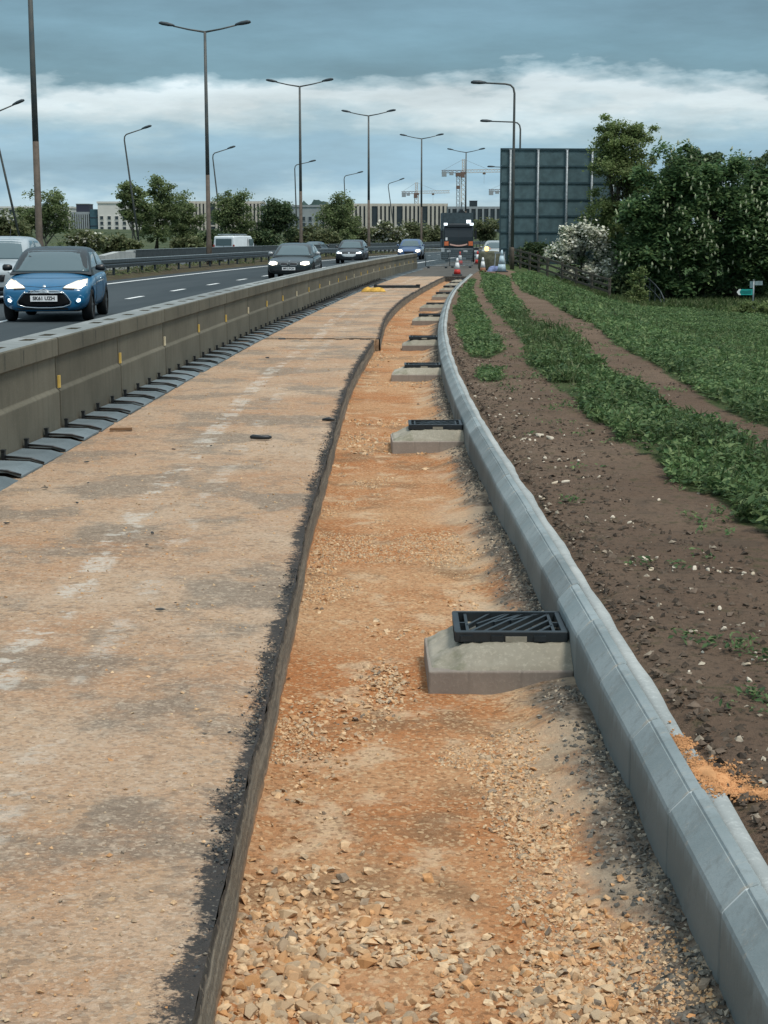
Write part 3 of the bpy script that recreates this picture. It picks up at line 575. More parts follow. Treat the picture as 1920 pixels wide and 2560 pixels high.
P = off_pads(trench_points(90000, 2.7, 15, .65, 55, 1.7)); S = .0035 + .007 * rng.random(len(P)) ** 2
tag(link('gravel', scatter_mesh('gravel', P, S, PROT1, M['stone']), trench), kind='stuff')
P = off_pads(trench_points(7000, 12, 45, .67, 57, 1.3)); S = .010 + .016 * rng.random(len(P)) ** 2
tag(link('gravel', scatter_mesh('gravel', P, S, PROT1, M['stone']), trench), kind='stuff')
n = 11000; yy = 2.7 + 22 * rng.random(n) ** 1.6; uu = 1 - np.abs(rng.normal(0, .065, n)); uu = np.clip(uu, .6, .995); xx = xe(yy) + uu * (xk(yy) - xe(yy)); k = fbm(xx * 2, yy * 2, 58) > .36; xx, yy = xx[k], yy[k]
P = off_pads(np.stack([xx, yy, ztr(xx, yy)], -1)); tag(link('crushed_stone', scatter_mesh('crushed_stone', P, .003 + .011 * rng.random(len(P)) ** 2.5, PROT1, M['greystone'], tilt=.7), trench), kind='stuff')
# crushed asphalt crumbs along the sawn edge and a few loose bits over the dust
n = 8000; yy = 2.4 + 42 * rng.random(n) ** 2.0; uu = np.abs(rng.normal(0, .032, n)); dk = fbm(xe(yy) * 2.3 + 9, yy * 2.3, 23); keep = (uu < .022 + .11 * sstep(.42, .66, dk)) & (rng.random(n) < .35 + .6 * sstep(.4, .6, dk)) & (np.abs(yy - 25.6) > .25)
yy, uu = yy[keep], uu[keep]; P = np.stack([xe(yy) - uu - .004, yy, np.full(len(yy), -.006)], -1)
tag(link('asphalt_crumbs', scatter_mesh('asphalt_crumbs', P, (.002 + .006 * rng.random(len(P)) ** 2.5), PROT1, M['crumb']), slab), kind='stuff')
n = 9000; yy = 2.6 + 34 * rng.random(n) ** 1.7; xx = xb(yy) + .3 + rng.random(n) * (xe(yy) - xb(yy) - .35); P = np.stack([xx, yy, np.full(n, .0)], -1)
tag(link('loose_grit', scatter_mesh('loose_grit', P, .003 + .008 * rng.random(n) ** 4, PROT1, M['stone']), slab), kind='stuff')
lump = [np_mesh('asphalt_lump', V, F, M['crumb'], True) for V, F in [stone_proto(140 + s, 2) for s in range(4)]]
for i, (x, y, s_) in enumerate(((-1.0, 6.77, .030), (-1.30, 8.6, .03), (-1.28, 8.25, .022), (-2.2, 8.9, .03), (-2.35, 8.92, .02), (-1.92, 9.6, .022), (-2.25, 10.2, .03), (-2.0, 10.4, .02), (-1.65, 12.1, .028), (-1.38, 12.3, .02), (-1.2, 12.0, .018), (-1.6, 21.5, .05), (-2.2, 11.4, .03), (-1.9, 11.8, .025), (-.6, 5.0, .014), (-.95, 6.9, .012))):
    link('asphalt_lump', lump[i % 4], slab, (x, y, .012), (0, 0, i * 1.1), (s_ * .8, s_ * .55, s_ * .45))
# soil clods and pale stones on the verge
n = 26000; yy = 2.5 + 26 * rng.random(n) ** 1.8; sx = .19 + 3.2 * rng.random(n) ** 1.5; xx = xk(yy) + sx
keep = fbm(xx * 1.2, yy * 1.2, 61) + .25 * sstep(1.2, .3, sx) > .52; xx, yy = xx[keep], yy[keep]
def zvn(x, y): return zv(x, y) + sstep(40, 18, y) * (.045 * (fbm(x * 2.5, y * 2.5, 12) - .5) + .03 * (fbm(x * 9, y * 9, 13) - .5) * sstep(.2, .5, x - xk(y)))
P = np.stack([xx, yy, zvn(xx, yy)], -1)
tag(link('soil_clods', scatter_mesh('soil_clods', P, .004 + .019 * rng.random(len(P)) ** 3.2, PROT1, M['clod']), verge), kind='stuff')
pl = [np_mesh('stone', V, F, M['pale'], True) for V, F in [stone_proto(180 + s, 2, .75) for s in range(6)]]
def pale(x, y, s_): link('stone', pl[int(rng.integers(0, 6))], verge, (x, y, float(zvn(np.array(x), np.array(y))) + s_ * .25), (rng.normal(0, .3), rng.normal(0, .3), rng.uniform(0, 6)), (s_ * 1.15, s_, s_))
for cx, cy, n, sp in ((1.06, 12.1, 16, .16), (1.17, 10.9, 6, .12), (1.25, 10.1, 7, .12), (1.35, 7.35, 14, .22), (1.6, 7.2, 10, .2), (1.15, 8.6, 8, .25), (1.5, 6.2, 10, .25), (1.6, 5.55, 14, .2), (1.35, 5.7, 10, .2), (1.2, 15.2, 8, .16), (1.15, 13.7, 10, .14), (1.9, 6.6, 8, .35), (1.45, 9.2, 9, .4), (1.25, 17.8, 7, .15), (1.75, 5.0, 8, .2)):
    for k in range(n): pale(float(max(cx + rng.normal(0, sp), xk(cy) + .2)), cy + rng.normal(0, sp * .5), float(.007 + .013 * rng.random() ** 2))
for x, y, s_ in ((1.42, 4.95, .045), (1.39, 4.86, .022), (1.34, 4.93, .02), (1.25, 4.62, .017), (1.35, 4.55, .02), (1.30, 5.35, .016), (1.36, 6.05, .02), (1.43, 6.45, .017), (1.28, 7.4, .025), (1.62, 5.9, .02), (1.1, 9.9, .022), (1.17, 9.92, .03), (1.23, 12.2, .04), (1.30, 12.1, .035)): pale(x, y, s_)
# orange sand spilt over the kerb back
mb = MB(); nr = 18; na = 30; rr = []
for i in range(nr + 1):
    q = i / nr
    for k in range(na):
        a = 2 * math.pi * k / na; r0 = 1 + .45 * (float(fbm(np.array(math.cos(a) * 1.6 + 3), np.array(math.sin(a) * 1.6), 71)) - .5) * 2 * q
        rr.append((q * r0 * math.cos(a), q * r0 * math.sin(a), q))
def sand(cx, cy, rx, ry, h, rot, nm):
    V = np.array(rr); c, s_ = math.cos(rot), math.sin(rot); x = cx + V[:, 0] * rx * c - V[:, 1] * ry * s_; y = cy + V[:, 0] * rx * s_ + V[:, 1] * ry * c
    base = np.where(x - xk(y) < .165, .104, zvn(x, y) + .002); z = base + h * (1 - V[:, 2] ** 2) * (.3 + 1.3 * fbm(x * 38, y * 38, 72)) - .01 * V[:, 2] ** 4
    F = np.array([[i * na + k, i * na + (k + 1) % na, (i + 1) * na + (k + 1) % na, (i + 1) * na + k] for i in range(nr) for k in range(na)])
    tag(link(nm, np_mesh(nm, np.stack([x, y, z], -1), F, M['sand'], True), kerb), kind='stuff')
sand(.965, 4.36, .06, .10, .006, .3, 'spilt_sand'); sand(1.09, 4.22, .13, .035, .006, -.25, 'spilt_sand')
gp = np.concatenate([np.stack([rng.normal(cx, sx, n_), rng.normal(cy, sy, n_)], -1) for cx, cy, sx, sy, n_ in ((.965, 4.36, .045, .065, 1900), (1.09, 4.22, .09, .028, 1500), (.925, 4.64, .02, .03, 500), (.91, 4.5, .02, .12, 400))]); gp = gp[gp[:, 0] - xk(gp[:, 1]) > .10]
gz_ = np.where(gp[:, 0] - xk(gp[:, 1]) < .16, .103, zvn(gp[:, 0], gp[:, 1]) + .004)
tag(link('sand_grains', scatter_mesh('sand_grains', np.stack([gp[:, 0], gp[:, 1], gz_], -1), .0022 + .0055 * rng.random(len(gp)) ** 3, PROT1, M['sand']), kerb), kind='stuff')
# ================================================================ OBJECTS
# ---------------------------------------------------------------- temporary concrete barrier (front face on local x = 0, runs along y)
BL = 2.62
def barrier_body():
    m = MB(); h = BL / 2 - .018; CP = MB()
    fr = [(0, 0), (0, .350), (-.003, .358), (-.026, .378), (-.030, .386), (-.030, .640), (-.022, .650), (-.003, .656), (0, .662), (0, .800), (-.010, .81)]
    bk = [(-.34 - a, b) for a, b in reversed(fr)]
    slots = [-.98, 0.0, .98] ; sw, sd = .13, .055
    ys_ = [-h] + [q for s_ in slots for q in (s_ - sw, s_ + sw)] + [h]
    pr = fr + bk; n = len(pr); it = len(fr) - 1
    for i, y in enumerate(ys_): m.v += [(x, y, z) for x, z in pr]
    for i in range(len(ys_) - 1):
        isslot = i % 2 == 1
        for k in range(n - 1):
            if k == it: continue
            m.f.append((i * n + k, i * n + k + 1, (i + 1) * n + k + 1, (i + 1) * n + k))
        y0, y1 = ys_[i], ys_[i + 1]; a, b = fr[-1][0], bk[0][0]
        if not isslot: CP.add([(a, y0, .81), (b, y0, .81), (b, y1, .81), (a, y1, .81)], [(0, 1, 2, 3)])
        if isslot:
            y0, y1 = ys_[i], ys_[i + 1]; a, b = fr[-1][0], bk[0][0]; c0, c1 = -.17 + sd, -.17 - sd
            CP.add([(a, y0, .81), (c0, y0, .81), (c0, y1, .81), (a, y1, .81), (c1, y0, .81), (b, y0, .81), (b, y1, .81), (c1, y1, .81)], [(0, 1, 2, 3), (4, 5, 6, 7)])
            # rounded-end pit
            z1 = .72
            m.add([(c0, y0, .81), (c0, y1, .81), (c1, y1, .81), (c1, y0, .81), (c0, y0, z1), (c0, y1, z1), (c1, y1, z1), (c1, y0, z1)], [(0, 1, 5, 4), (1, 2, 6, 5), (2, 3, 7, 6), (3, 0, 4, 7), (4, 5, 6, 7)])
    m.f.append(tuple(range(n))); e = (len(ys_) - 1) * n; m.f.append(tuple(range(e, e + n)))
    me = bpy.data.meshes.new('body'); me.from_pydata(m.v, [], m.f); me.materials.append(M['barrier'])
    bm = bmesh.new(); bm.from_mesh(me); bmesh.ops.remove_doubles(bm, verts=bm.verts, dist=1e-4); bmesh.ops.recalc_face_normals(bm, faces=bm.faces); bm.to_mesh(me); bm.free(); return me, CP.mesh('top_face', M['skylit_top'])
def plate_mesh():
    # bent steel plate: flat part then a lip falling to the ground
    m = MB(); top = [(.012, .042), (.235, .034), (.335, .008)]; h = .285; tl = .014
    rings = []
    for y, lift in ((-h, .012), (h, 0.0)): rings.append([(x, y, z + lift * (1 if x < .3 else .25)) for x, z in top] + [(x, y, z + lift * (1 if x < .3 else .25) - tl) for x, z in reversed(top)])
    return m.loft(rings).mesh('foot_plate', M['plate'])
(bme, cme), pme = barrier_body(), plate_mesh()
sme = MB().tube([(.02, 0, .052), (.16, 0, .046), (.24, .01, .040), (.335, .02, .010)], [.010, .008, .008, .007], 6).mesh('strap', M['trim'], True)
sto = MB().box((.035, 0, .065), (.026, .04, .07)).box((.035, 0, .106), (.032, .046, .012)).mesh('post', M['trim'])
ref = MB().box((-.018, 0, .43), (.018, .045, .105)).mesh('reflector', M['yellow']); ref2 = MB().box((-.018, 0, .43), (.018, .045, .105)).mesh('reflector', M['cream'])
y = 8.02; i = 0
while y < 81:
    yaw = head(y); yc = y + BL / 2 * math.cos(yaw); 
    o = empty('concrete_barrier', (xb(yc), yc, 0), head(yc))
    tag(o, ORD[i].replace('nearest', 'first') + ' concrete barrier section counted from the lower left, yellowish grey with horizontal ledge', 'barrier', 'temporary concrete barriers along the works')
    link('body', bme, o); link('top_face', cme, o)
    link('reflector', ref if i % 3 != 1 else ref2, o, (0, -BL / 2 + .06, 0))
    npl = 4
    for k in range(npl):
        yy = -BL / 2 + (k + .5) * BL / npl
        p = link('foot_plate', pme, o, (0, yy, random.uniform(-.004, .004)), (0, random.uniform(-.03, .03), random.uniform(-.02, .02)))
        if yc < 60: link('strap', sme, p, (0, -.30, .010), (0, 0, random.uniform(-.05, .05))); link('post', sto, p, (0, -.30, 0))
    y += BL * math.cos(yaw) + .002; i += 1
# ---------------------------------------------------------------- gully pads with plastic grates on top
def pad_meshes(seed, wd=.63, dp=.56):
    r = random.Random(seed); m = MB(); n = 28
    b = MB().prism([(-wd, 0), (0, 0), (0, dp), (-wd, dp)], -.06, .07, 'z'); bme_ = b.mesh('base_slab', M['padbase']); bevel_mesh(bme_, .008)
    # mortar mass: rounded rectangle rings
    nx, ny = 44, 40; gx = np.linspace(-wd + .003, 0, nx); gy = np.linspace(.003, dp, ny); GX, GY = np.meshgrid(gx, gy, indexing='ij')
    dl, df, db = GX + wd, GY, dp - GY + .03; e_ = 1 - np.sqrt(np.maximum(0, 1 - dl / .20) ** 2 + np.maximum(0, 1 - df / .15) ** 2 + np.maximum(0, 1 - db / .09) ** 2) + .25 * (fbm(GX * 14, GY * 14, seed) - .5)
    GZ = .068 + .085 * np.clip(sstep(-.35, 1.15, e_) * 1.15 - .08, 0, 1) + .022 * (fbm(GX * 13, GY * 13, seed + 3) - .5) + .010 * (fbm(GX * 70, GY * 70, seed + 5) - .5)
    GZ[0, :] = .055; GZ[:, 0] = .055; GZ[:, -1] = .055
    return bme_, grid_mesh('mortar_bed', GX, GY, GZ, M['mortar'])
    rings = []
    for q, z in ((0, .083), (.02, .10), (.10, .118), (.32, .135), (.62, .150), (.85, .160), (1.0, .163)):
        ring = []
        x0, x1 = -wd + .004 + q * .17, 0.0; y0, y1 = .004 + q * .12, dp - .004 - q * .05
        per = []
        for k in range(n):
            t = k / n * 4; e = int(t); f_ = t - e
            per.append([(x0 + (x1 - x0) * f_, y0), (x1, y0 + (y1 - y0) * f_), (x1 - (x1 - x0) * f_, y1), (x0, y1 - (y1 - y0) * f_)][e])
        cr = .05 * q + .02
        for (a, b_) in per:
            dx = min(a - x0, cr); dy = min(b_ - y0, cr)
            if dx < cr and dy < cr and (a - x0) + (b_ - y0) < cr: s_ = (cr - (a - x0) - (b_ - y0)) / 2 * .6; a += s_; b_ += s_
            ring.append((a + r.uniform(-.006, .006) * q, b_ + r.uniform(-.006, .006) * (q > 0), z + r.uniform(-.006, .006) * (q > 0)))
        rings.append(ring)
    m.loft(rings); mm = m.mesh('mortar_bed', M['mortar'], True)
    return bme_, mm
def grate_parts(parent):
    w_, d_, t_ = .475, .375, .046
    m = MB()
    for c, s_ in (((0, .0125, t_ / 2), (w_, .025, t_)), ((0, d_ - .0125, t_ / 2), (w_, .025, t_)), ((-w_ / 2 + .0125, d_ / 2, t_ / 2), (.025, d_ - .05, t_)), ((w_ / 2 - .0125, d_ / 2, t_ / 2), (.025, d_ - .05, t_))): m.box(c, s_)
    f = m.build('frame', M['black'], parent, bevel=.004)
    for x in (-.19, -.06, .12): MB().box((x, -.004, .018), (.05, .010, .024)).build('lug', M['black'], parent)
    MB().box((.02, -.003, .015), (.09, .008, .022)).build('mortar_smear', M['mortar'], parent)
    zt = t_ - .006
    def bar(p, q, w=.013): MB().bar((p[0], p[1], zt - .010), (q[0], q[1], zt - .010), w, .02).build('bar', M['black'], parent)
    L_, R_, B_, T_ = -w_ / 2 + .02, w_ / 2 - .02, .02, d_ - .02
    bar((L_ + .035, B_), (L_ + .035, T_)); bar((R_ - .035, B_), (R_ - .035, T_))
    for k in range(6):
        a = L_ + .035 + k * .058; bar((a, B_), (min(a + .20, R_ - .035), B_ + (T_ - B_) * min(1, (R_ - .035 - a) / .20)))
    for k in range(4):
        a = L_ + .035 + .11 + k * .075; bar((a, T_), (max(a - .14, L_ + .035), B_ + .12 + .03 * k), .011)
    bar((L_, d_ / 2), (L_ + .035, d_ / 2)); bar((R_ - .035, d_ / 2), (R_, d_ / 2))
    MB().box((0, d_ / 2, -.004), (w_ - .03, d_ - .03, .004)).build('sump_shade', simple('painted_sump_shade', (.008, .01, .011), .9), parent)  # near-black sheet painted as the shade inside the gully
for i, d in enumerate(PADS):
    x = float(xk(d + .25)) + .006; g = 'gully pads spaced along the trench'
    yaw = -math.atan(float(xk(d + .6) - xk(d)) / .6) * .9
    pa = empty('gully_pad', (x - .005, d, -.188 + .008 * math.sin(i * 1.7)), yaw + .03 * math.sin(i * 2.3)); b_, m_ = pad_meshes(500 + i, .63 + .03 * (i % 3 - 1))
    link('base_slab', b_, pa); link('mortar_bed', m_, pa)
    tag(pa, ('nearest' if i == 0 else ORD[i] + ' nearest') + ' pale concrete gully pad beside the kerb in the orange trench', 'gully pad', g)
    gr_ = empty('gully_grate', (x - .252, d + .15, -.188 + .152 + .01 * math.sin(i * 2.1)), yaw + random.uniform(-.02, .02))
    tag(gr_, 'black plastic gully grate on the ' + ('nearest' if i == 0 else ORD[i] + ' nearest') + ' concrete pad', 'grate', 'black grates on the gully pads')
    if i == 0: g0 = gr_; grate_parts(gr_)
    else:
        for ch in g0.children: copy_tree(ch, gr_)
# ---------------------------------------------------------------- bits lying on the road base
m = MB(); m.tube([(-.07, 0, .02), (-.05, .01, .025), (.02, 0, .02), (.08, -.01, .022), (.10, .01, .02)], [.012, .020, .017, .018, .010], 8)
tag(m.build('rubber_strip', M['black'], None, True, loc=(-1.03, 12.72, .004)), 'black rubber strip lying on the dusty road base', 'rubber strip')
tag(MB().box((0, 0, .012), (.19, .035, .022), Matrix.Rotation(.15, 3, 'Z')).build('wood_offcut', simple('brown_wood', (.20, .115, .06), .9), None, bevel=.003, loc=(-2.27, 13.35, .004)), 'small brown wood offcut lying near the barrier feet', 'offcut')
tag(MB().tube([(-.06, 0, .012), (.0, .02, .016), (.05, -.01, .012)], [.010, .018, .010], 8).build('rubber_lump', M['black'], None, True, loc=(-.50, 14.05, .004)), 'black rubber lump at the sawn edge of the road base', 'rubber lump')
dz = empty('drain_channel', (.42, 51.5, .0), .02); tag(dz, 'long black channel section lying across the road base', 'channel')
MB().box((0, 0, .045), (1.52, .12, .09)).build('channel_body', M['black'], dz, bevel=.01); MB().box((.70, 0, .10), (.14, .14, .03)).build('end_cap', M['black'], dz); MB().box((-.70, 0, .10), (.10, .13, .03)).build('end_cap', M['black'], dz)
m = MB(); n = 15
for i in range(n):
    for k in range(n):
        a, b = i / (n - 1), k / (n - 1); q = float(fbm(np.array(a * 4), np.array(b * 4), 81)); e = math.sin(math.pi * a) * math.sin(math.pi * b)
        m.v.append(((a - .5) * .75, (b - .5) * .5, .01 + e ** .4 * (.06 + .22 * max(0, q - .3))))
m.f = [(i * n + k, i * n + k + 1, (i + 1) * n + k + 1, (i + 1) * n + k) for i in range(n - 1) for k in range(n - 1)]
tag(m.build('yellow_bag', simple('yellow_cloth', (.55, .33, .07), .8, .2, var=.35, scale=9), None, True, loc=(-.32, 47.8, .006)), 'crumpled yellow plastic bag beside the black channel', 'bag')
# ---------------------------------------------------------------- guard rails in the median
def guard_rail(off, ztop, y0, y1, label, box=False):
    root = empty('guard_rail', (xb(y0) + off, y0, 0)); tag(root, label, 'guard rail'); ys_ = np.arange(y0, y1 + .1, 2.4)
    pr = [(-.07, -.22), (.07, -.22), (.08, -.10), (.05, -.06), (.08, -.02), (.07, .10), (-.07, .10)] if not box else [(-.05, -.34), (.05, -.34), (.05, .10), (-.05, .10)]
    m = MB(); bx, by = root.location.x, root.location.y
    rings = [[(xb(y) + off - bx + p, y - by, ztop - .10 + q) for p, q in pr] for y in ys_]
    m.loft(rings); m.build('beam', M['rail'], root)
    t_ = MB(); t_.loft([[(xb(y) + off - bx + p, y - by, ztop + q) for p, q in ((-.085, .002), (.085, .002), (.085, .022), (-.085, .022))] for y in ys_]); t_.build('top_edge', M['railtop'], root)
    pmh = MB().box((0, 0, 0), (.10, .06, ztop - .18)).mesh('post', M['rail'])
    for y in ys_: link('post', pmh, root, (xb(y) + off - bx - .02, y - by, (ztop - .18) / 2))
    return root
guard_rail(-11.0, .74, 18, 200, 'near dark steel guard rail on posts along the median')
guard_rail(-13.9, 1.0, 78, 300, 'far dark steel guard rail of the median behind the lamp posts', True)
e = xb(76) - 13.9; r_ = empty('concrete_ramp', (e, 75.6, 0), head(76))
MB().prism([(-3.2, -.1), (2.4, -.1), (2.4, .95), (-.5, .95), (-3.2, .80)], -.18, .18, 'x').build('ramp_body', M['haunch'], r_); MB().box((0, 2.2, .97), (.42, .35, .05)).build('ramp_cap', M['haunch'], r_)
tag(r_, 'pale concrete terminal block at the left end of the far guard rail', 'concrete block')
# ---------------------------------------------------------------- street lamps
def lamp_head_mesh(l=.85):
    rings = []
    for t_, w_, h_ in ((0, .06, .05), (.12, .10, .08), (.45, .17, .12), (.85, .19, .11), (1, .14, .06)):
        x = t_ * l; rings.append([(x, -w_, h_ * .3), (x, -w_ * .6, h_), (x, w_ * .6, h_), (x, w_, h_ * .3), (x, w_ * .8, -h_ * .55), (x, -w_ * .8, -h_ * .55)])
    return MB().loft(rings).mesh('lamp_head', M['head'], True)
lhm = lamp_head_mesh()
postmat = Mat('painted_column', .55, .35); 
postmat.col(postmat.mix(postmat.rng(postmat.noise(2, 4, .6), .3, .7), (.060, .075, .080), (.105, .105, .095)))
basemat = Mat('rusty_column', .7, .3); basemat.col(basemat.mix(basemat.rng(basemat.noise(4, 5, .7), .35, .65), (.085, .070, .056), (.125, .10, .08)))
def t_lamp(x, y, H, label, rz):
    o = empty('street_lamp', (x, y, 0), rz); tag(o, label, 'street lamp', 'double arm lamps in the median')
    MB().tube([(0, 0, 0), (0, 0, 1.4), (0, 0, 1.5), (0, 0, 5.0)], [.165, .16, .13, .115], 12).build('base', basemat.m, o, True)
    MB().tube([(0, 0, 5.0), (0, 0, 8), (0, 0, H - .4)], [.115, .10, .075], 10).build('column', postmat.m, o, True)
    for s_ in (-1, 1):
        MB().tube([(0, 0, H - .42), (s_ * .9, 0, H - .27), (s_ * 1.75, 0, H - .08)], [.055, .045, .04], 8).build('arm', postmat.m, o, True)
        link('lamp_head', lhm, o, (s_ * 1.68, 0, H - .07), (0, -.17 if s_ > 0 else -.17, 0 if s_ > 0 else math.pi))
    MB().box((0, -.17, 1.0), (.14, .02, .5)).build('door_panel', basemat.m, o)
TL = [(57, 100), (87.6, 523), (118.7, 753), (147, 922), (181, 1053), (210, 1163), (242, 1290)]
tl_lab = ['tall brown double lamp column behind the blue car, top cut by the frame', 'tallest complete double arm lamp, above the white van', 'double arm street lamp behind the dark oncoming car', 'double arm street lamp above the black car with a silver grille', 'double arm street lamp left of the tower cranes', 'far double arm street lamp in front of the tallest crane', 'farthest double arm lamp hidden by the big sign']
for (D, u), lb in zip(TL[:6], tl_lab): t_lamp(at(u, 640, D).x, D, 13.0, lb, head(D))
def s_lamp(u_base, v_base, D, H, arm, lean, label, grp, z0=0.0):
    p = at(u_base, v_base, D); o = empty('street_lamp', (p.x, D, z0), 0); o.rotation_euler = (0, lean, 0)
    tag(o, label, 'street lamp', grp); s_ = 1 if arm > 0 else -1; a = abs(arm)
    MB().tube([(0, 0, 0), (0, 0, 1.2), (0, 0, 1.28)], [.12, .115, .09], 10).build('base', basemat.m if s_ < 0 else M['galv'], o, True)
    MB().tube([(0, 0, 1.28), (0, 0, H * .6), (0, 0, H - .5), (s_ * .06, 0, H - .22), (s_ * .22, 0, H - .06), (s_ * .5, 0, H + .0), (s_ * (a - .7), 0, H + (.05 if s_ < 0 else .22))], [.088, .075, .06, .055, .052, .05, .042], 8).build('column', postmat.m, o, True)
    link('lamp_head', lhm, o, (s_ * (a - .78), 0, H + (.05 if s_ < 0 else .22)), (0, -.03 if s_ < 0 else -.20, 0 if s_ > 0 else math.pi))
RG, LG = 'single arm lamps on the near verge', 'single arm lamps beyond the far carriageway'
s_lamp(1280, 675, 87, 10.0, -2.3, 0, 'single arm street lamp standing in front of the big sign back', RG, -.2)
s_lamp(1296, 660, 114, 10.1, -2.8, 0, 'single arm street lamp rising behind the big sign back', RG, -.4)
s_lamp(1275, 640, 178, 9.9, -2.6, 0, 'single arm lamp mostly hidden by the sign, only its head showing left of it', RG, -.6)
for u, v, D, H, arm, lean, lb in ((62, 640, 106, 9.9, 2.3, -.19, 'leaning single arm lamp at the left edge of the picture'), (352, 640, 130, 9.95, 2.3, -.115, 'leaning single arm lamp among the birch trees left of the tall lamp'),
      (560, 640, 158, 9.9, 2.3, -.10, 'leaning single arm lamp just right of the tallest complete lamp'), (744, 640, 182, 9.8, 2.4, -.025, 'upright single arm lamp left of the double lamp behind the dark car'), (868, 640, 209, 9.6, 2.5, -.04, 'small single arm lamp above the round tree'), (991, 640, 237, 9.6, 2.5, -.135, 'leaning single arm lamp farthest along the far carriageway')):
    s_lamp(u, v, D, H, arm, lean, lb, LG)
# ---------------------------------------------------------------- back of a large road sign
sg = empty('road_sign', (at(1368, 640, 98).x, 98, -1.0), .06); tag(sg, 'back of a large dark green road sign on grey posts beside trees', 'road sign')
W_ = 7.4; lx = at(1250, 600, 98).x - sg.location.x; z0, z1 = .95, 7.95; nr = 7
for k in range(nr):
    h = (z1 - z0) / nr; zc = z0 + (k + .5) * h
    MB().box((lx + W_ / 2, 0, zc), (W_, .05, h - .03)).build('sign_panel', M['signback'], sg)
    MB().box((lx + W_ / 2, -.05, zc + h / 2 - .03), (W_ - .04, .06, .10)).build('stiffener', M['signrib'], sg)
MB().box((lx + W_ / 2, -.02, z1 + .02), (W_ + .06, .12, .06)).build('edge_trim', M['signrib'], sg); MB().box((lx - .03, -.02, (z0 + z1) / 2), (.06, .12, z1 - z0 + .1)).build('edge_trim', M['signrib'], sg)
for k, u in enumerate((1272, 1341, 1413, 1476, 1530)):
    x = at(u, 600, 98).x - sg.location.x
    pp = MB().tube([(x, -.16, -.8), (x, -.16, z1 - .06)], .075, 8).build('post', M['galv'], sg, True)
    if k < 4:
        for q in range(nr): MB().box((x, -.10, z0 + (q + .97) * (z1 - z0) / nr), (.20, .10, .07)).build('clamp', M['galv'], pp)
# ---------------------------------------------------------------- timber post and rail fence going down the bank
FP = [(7.62, 95, .0), (8.04, 93, 0), (8.50, 92, 0), (8.93, 91, 0), (9.34, 90, 0), (10.02, 88.5, 0), (10.63, 87, 0), (11.29, 85.5, 0), (12.06, 84, 0)]
fx = FP[0]; fr_ = empty('timber_fence', (fx[0], fx[1], 0)); tag(fr_, 'weathered timber post and rail fence running down the bank in front of white blossom', 'fence')
pts = [Vector((x, y, float(zv(np.array(x), np.array(y))))) for x, y, _ in FP]; bs = Vector((fx[0], fx[1], 0))
for p in pts: MB().box(p - bs + Vector((0, 0, .45)), (.14, .12, 1.35)).build('post', M['fence'], fr_)
for a, b in zip(pts[:-1], pts[1:]):
    for h in (.38, .70, 1.02): MB().bar(a - bs + Vector((0, -.09, h + random.uniform(-.02, .02))), b - bs + Vector((0, -.09, h + random.uniform(-.02, .02))), .04, .11).build('rail', M['fence'], fr_)
# second short run of pale rail on the way to the cones
hr = empty('handrail', (at(1615, 690, 86).x, 86, -2.0)); tag(hr, 'thin grey metal handrail stepping down under the chestnut trees', 'handrail')
pv = None
for k, (u, v) in enumerate(((1612, 690), (1625, 700), (1638, 712), (1651, 728), (1660, 748))):
    p = at(u, v, 86 - k * .5) - hr.location; MB().bar((p.x, p.y, -.4), (p.x, p.y, p.z), .05).build('post', M['rail'], hr)
    if pv is not None: MB().bar(pv, p, .05).build('rail', M['rail'], hr); MB().bar(pv - Vector((0, 0, .45)), p - Vector((0, 0, .45)), .04).build('rail', M['rail'], hr)
    pv = p
# fingerpost
fg = empty('fingerpost', (at(1882, 760, 77).x, 77, -2.1)); tag(fg, 'small footpath fingerpost with a green white-edged arm in the grass at right', 'signpost')
H_ = at(1882, 702, 77).z + 2.1
MB().tube([(0, 0, 0), (0, 0, H_)], .045, 8).build('post', M['galv'], fg, True); MB().tube([(0, 0, H_), (0, 0, H_ + .05)], [.05, .02], 8).build('cap', M['galv'], fg, True)
za = at(1860, 730, 77).z + 2.1
MB().prism([(-.05, za - .14), (-.70, za - .14), (-.80, za), (-.70, za + .14), (-.05, za + .14)], -.07, -.05).build('arm', simple('green_arm', (.02, .33, .29), .5), fg)
MB().prism([(-.62, za - .14), (-.72, za - .14), (-.83, za), (-.72, za + .14), (-.62, za + .14), (-.70, za)], -.078, -.072).build('arm_tip', M['plate_w'], fg)
MB().prism([(-.12, za - .075), (-.60, za - .075), (-.66, za), (-.60, za + .075), (-.12, za + .075)], -.077, -.071).build('arm_panel', simple('dark_green_panel', (.008, .16, .15), .5), fg)
MB().box((.25, 0, H_ - .11), (.40, .03, .20), Matrix.Rotation(.25, 3, 'Z')).build('arm', simple('grey_arm', (.20, .27, .29), .5), fg); MB().box((-.11, 0, H_ - .18), (.14, .03, .32)).build('bracket_plate', simple('blue_grey_plate', (.16, .24, .27), .5), fg)
